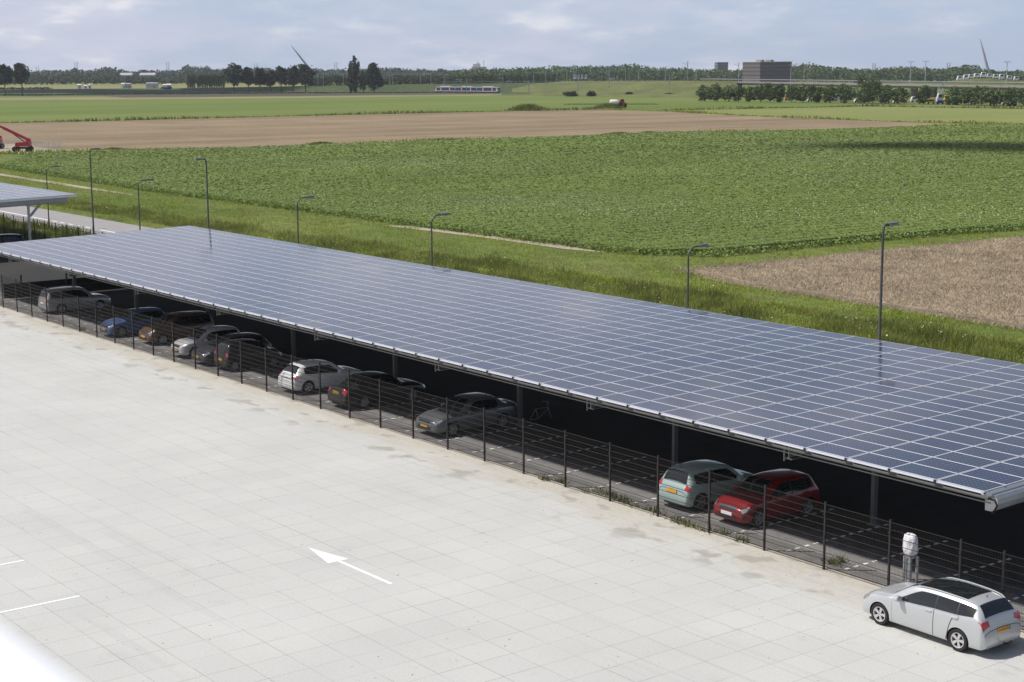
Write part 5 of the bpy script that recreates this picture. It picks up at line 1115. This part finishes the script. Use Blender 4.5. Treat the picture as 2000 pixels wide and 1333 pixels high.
# ---- red boom lifts and site fence at far left
def lift(px, py, label, flip=1):
    g = G(px, py); r_ = empty('boom_lift', tuple(g), FACE, label, 'boom lift')
    for x in (-1.25, 1.25):
        for y in (-.9, .9): b = B(); b.lathe([(.1, -.22), (.45, -.22), (.52, -.12), (.52, .12), (.45, .22), (.1, .22)], (x, y, .52), 'y', 18); b.build('wheel', M['black'], r_, True)
    B().box((0, 0, .75), (2.2, 1.3, .35)).build('chassis', M['trim'], r_)
    B().prism([(-1.25, 1.05), (-1.1, 1.75), (.6, 1.85), (1.45, 1.95), (1.45, 1.05)], -.85, .85, 'y').build('turret', M['red'], r_)
    b = B(); A = Vector((1.15, 0, 2.25)); Z = Vector((-6.6, 0, 6.0)); dr = (Z-A).normalized(); up = Vector((0, 0, 1))
    def beam(p, q, w, h):
        d = (q-p); ln = d.length; d.normalize(); rot = d.to_track_quat('X', 'Z').to_matrix().to_4x4(); b.box((p+q)/2, (ln, w, h), mtx=rot)
    beam(A, A+dr*5.2, .42, .5); beam(A+dr*5.0, Z+dr*4, .3, .36); b.build('boom', M['red'], r_)
    b = B(); b.box((1.1, 0, 2.15), (.8, .6, .7)); b.build('pivot', M['red'], r_); b = B(); beam(Vector((.4, 0, 1.85)), A+dr*3.4-Vector((0, 0, .2)), .16, .16); b.build('hydraulic_ram', M['trim'], r_)
    return r_
lift(45, 297, 'red boom lift on big black wheels with its arm raised to the left')
lift(-11, 291, 'second red boom lift mostly cut off by the left edge')
def site_fence(a, c, label):
    a = np.array(a, float); c = np.array(c, float); L = np.linalg.norm(c-a); n = max(1, int(round(L/3.5))); r_ = empty('site_fence', tuple(a), math.atan2(c[1]-a[1], c[0]-a[0]), label, 'fence')
    st = L/n; m_ = mat('site_wire', (.45, .45, .44), .5, .3)
    for i in range(n+1): B().box((i*st, 0, 1.0), (.05, .05, 2.0)).build('fence_post', m_, r_)
    for i in range(n):
        b = B(); b.box((i*st+st/2, 0, 1.98), (st, .04, .04)); b.box((i*st+st/2, 0, .15), (st, .04, .04))
        for k in range(1, 22): b.box((i*st+k*st/22, 0, 1.05), (.012, .012, 1.8))
        for k in range(1, 8): b.box((i*st+st/2, .01, .15+k*.23), (st, .01, .012))
        b.build('mesh_panel', m_, r_)
p1 = G(119, 301); p2 = G(60, 293.5); p3 = G(-30, 290)
site_fence(p1, p2, 'temporary wire fence panels right of the red boom lift'); site_fence(p2, p3, 'temporary wire fence panels behind the red boom lift')

# ================================================================== CAMERA, LIGHT, SKY
cam = bpy.data.cameras.new('camera'); co = bpy.data.objects.new('camera', cam); COL.objects.link(co)
cam.sensor_width = 36; cam.lens = FPX/2000*36; cam.clip_start = .05; cam.clip_end = 30000
r2, u2, d_ = RM; co.matrix_world = Matrix(((r2[0], u2[0], -d_[0], 0), (r2[1], u2[1], -d_[1], 0), (r2[2], u2[2], -d_[2], CH), (0, 0, 0, 1)))
cam.dof.use_dof = True; cam.dof.focus_distance = 70; cam.dof.aperture_fstop = 4.5
S.camera = co
SUN = Vector((-1.03, -1.15, 2.12)).normalized(); EL = math.asin(SUN.z); AZ = math.atan2(SUN.x, SUN.y)
sl = bpy.data.lights.new('sun', 'SUN'); sl.energy = 4.8; sl.angle = math.radians(.53); sl.color = (1, .955, .89); so = bpy.data.objects.new('sun', sl); COL.objects.link(so); so.rotation_euler = SUN.to_track_quat('Z', 'Y').to_euler()
w = bpy.data.worlds.new('World'); S.world = w; w.use_nodes = True; N = w.node_tree.nodes; Lk = w.node_tree.links; bg = N['Background']
sk = N.new('ShaderNodeTexSky'); sk.sky_type = 'NISHITA'; sk.sun_disc = False; sk.sun_elevation = EL; sk.sun_rotation = AZ; sk.air_density = 1.0; sk.dust_density = 1.2; sk.ozone_density = 1.5
tc = N.new('ShaderNodeTexCoord'); sp_ = N.new('ShaderNodeSeparateXYZ'); Lk.new(tc.outputs['Generated'], sp_.inputs[0])
def wm(op, a, b=None):
    x = N.new('ShaderNodeMath'); x.operation = op
    for i, v in enumerate((a, b)):
        if v is None: continue
        if isinstance(v, (int, float)): x.inputs[i].default_value = v
        else: Lk.new(v, x.inputs[i])
    return x.outputs[0]
zz = wm('MAXIMUM', sp_.outputs[2], 0.0); dn = wm('ADD', zz, .012)
cx = N.new('ShaderNodeCombineXYZ'); Lk.new(sp_.outputs[0], cx.inputs[0]); Lk.new(sp_.outputs[1], cx.inputs[1]); Lk.new(wm('MULTIPLY', wm('POWER', zz, .8), 2.3), cx.inputs[2])
dr = N.new('ShaderNodeVectorMath'); dr.operation = 'DOT_PRODUCT'; Lk.new(tc.outputs['Generated'], dr.inputs[0]); dr.inputs[1].default_value = tuple(RIGHT)
def wnoise(s, d, sc, loc=(0, 0, 0)):
    mp = N.new('ShaderNodeMapping'); mp.inputs['Scale'].default_value = sc; mp.inputs['Location'].default_value = loc; Lk.new(cx.outputs[0], mp.inputs[0]); t = N.new('ShaderNodeTexNoise'); t.inputs['Scale'].default_value = s; t.inputs['Detail'].default_value = d; t.inputs['Roughness'].default_value = .55; Lk.new(mp.outputs[0], t.inputs['Vector']); return t.outputs['Fac']
def wr(v, a, b, c, d):
    x = N.new('ShaderNodeMapRange'); x.interpolation_type = 'SMOOTHSTEP'; Lk.new(v, x.inputs[0])
    for i, q in enumerate((a, b, c, d)): x.inputs[i+1].default_value = q
    return x.outputs[0]
def wmix(f, a, b):
    x = N.new('ShaderNodeMix'); x.data_type = 'RGBA'
    Lk.new(f, x.inputs[0])
    for i, v in ((6, a), (7, b)):
        if isinstance(v, tuple): x.inputs[i].default_value = (*v, 1)
        else: Lk.new(v, x.inputs[i])
    return x.outputs[2]
cl1 = wm('SUBTRACT', wnoise(7.0, 8, (1, 1, 1)), wm('MULTIPLY', dr.outputs['Value'], .34)); cl2 = wnoise(15.0, 8, (1, 1, 1), (3, 1, 5))
cov = wm('MULTIPLY', wr(cl1, .38, .62, .08, .85), wr(zz, .3, .6, 1.0, .25))
skyc = wmix(wr(zz, 0.02, .34, .85, 0.0), sk.outputs[0], (5.6, 7.0, 9.4))
cc = wmix(wr(cl2, .35, .68, 0, 1), (7.2, 7.6, 9.1), (8.5, 8.7, 9.9))
hi = wr(cl2, .53, .66, 0, .9); cc = wmix(hi, cc, (11.4, 11.2, 11.2))
out = wmix(cov, skyc, cc)
Lk.new(out, bg.inputs[0]); bg.inputs[1].default_value = .085
S.view_settings.view_transform = 'Standard'; S.view_settings.look = 'None'; S.view_settings.exposure = 0; S.view_settings.gamma = 1
S.cycles.max_bounces = 8; S.cycles.use_denoising = True
# two small cumulus clouds high outside the view, throwing the soft shadows seen on the land
def cloud(targets, alt, seed):
    V_ = []; F_ = []; r = np.random.default_rng(seed); off = np.array([SUN.x, SUN.y])/SUN.z*alt
    bm = bmesh.new()
    for (c, rx_, ry_, an) in targets:
        for k in range(7):
            q = r.normal(size=2)*.38; dx = q[0]*rx_; dy = q[1]*ry_; m = Matrix.Translation((c[0]+off[0]+dx*math.cos(an)-dy*math.sin(an), c[1]+off[1]+dx*math.sin(an)+dy*math.cos(an), alt+r.uniform(0, 10))) @ Matrix.Rotation(an, 4, 'Z') @ Matrix.Diagonal((rx_*r.uniform(.45, .7), ry_*r.uniform(.45, .7), 14+.15*ry_, 1))
            bmesh.ops.create_icosphere(bm, subdivisions=3, radius=1, matrix=m)
    me = bpy.data.meshes.new('cloud'); bm.to_mesh(me); bm.free(); me.materials.append(M['white']); me.polygons.foreach_set('use_smooth', [True]*len(me.polygons))
    tag(link('cloud', me), kind='stuff')
ya = FACE
cloud([(G(1760, 289), 24, 11, ya), (G(1930, 291), 30, 14, ya)], 1700, 3)
cloud([(G(60, 179.5), 110, 85, ya), (G(330, 177.5), 150, 80, ya), (G(700, 175), 130, 90, ya), (G(900, 175), 80, 80, ya)], 1000, 4)
# pale air between the near lot and the horizon
b = B(); cH = AT(1000, 2000); b.box((-1600, 1800, 49), (4700, 4700, 100)) ; hz = b.build('haze', [], fix=True)
hm = bpy.data.materials.new('air'); hm.use_nodes = True; hn = hm.node_tree; hn.nodes.remove(hn.nodes['Principled BSDF']); pv = hn.nodes.new('ShaderNodeVolumePrincipled'); pv.inputs['Color'].default_value = (.86, .9, 1, 1); pv.inputs['Density'].default_value = .000075; pv.inputs['Anisotropy'].default_value = .2
hn.links.new(pv.outputs[0], hn.nodes['Material Output'].inputs['Volume']); hz.data.materials.append(hm); tag(hz, kind='stuff', label='thin pale air over the flat land', cat='haze'); hz.display_type = 'WIRE'
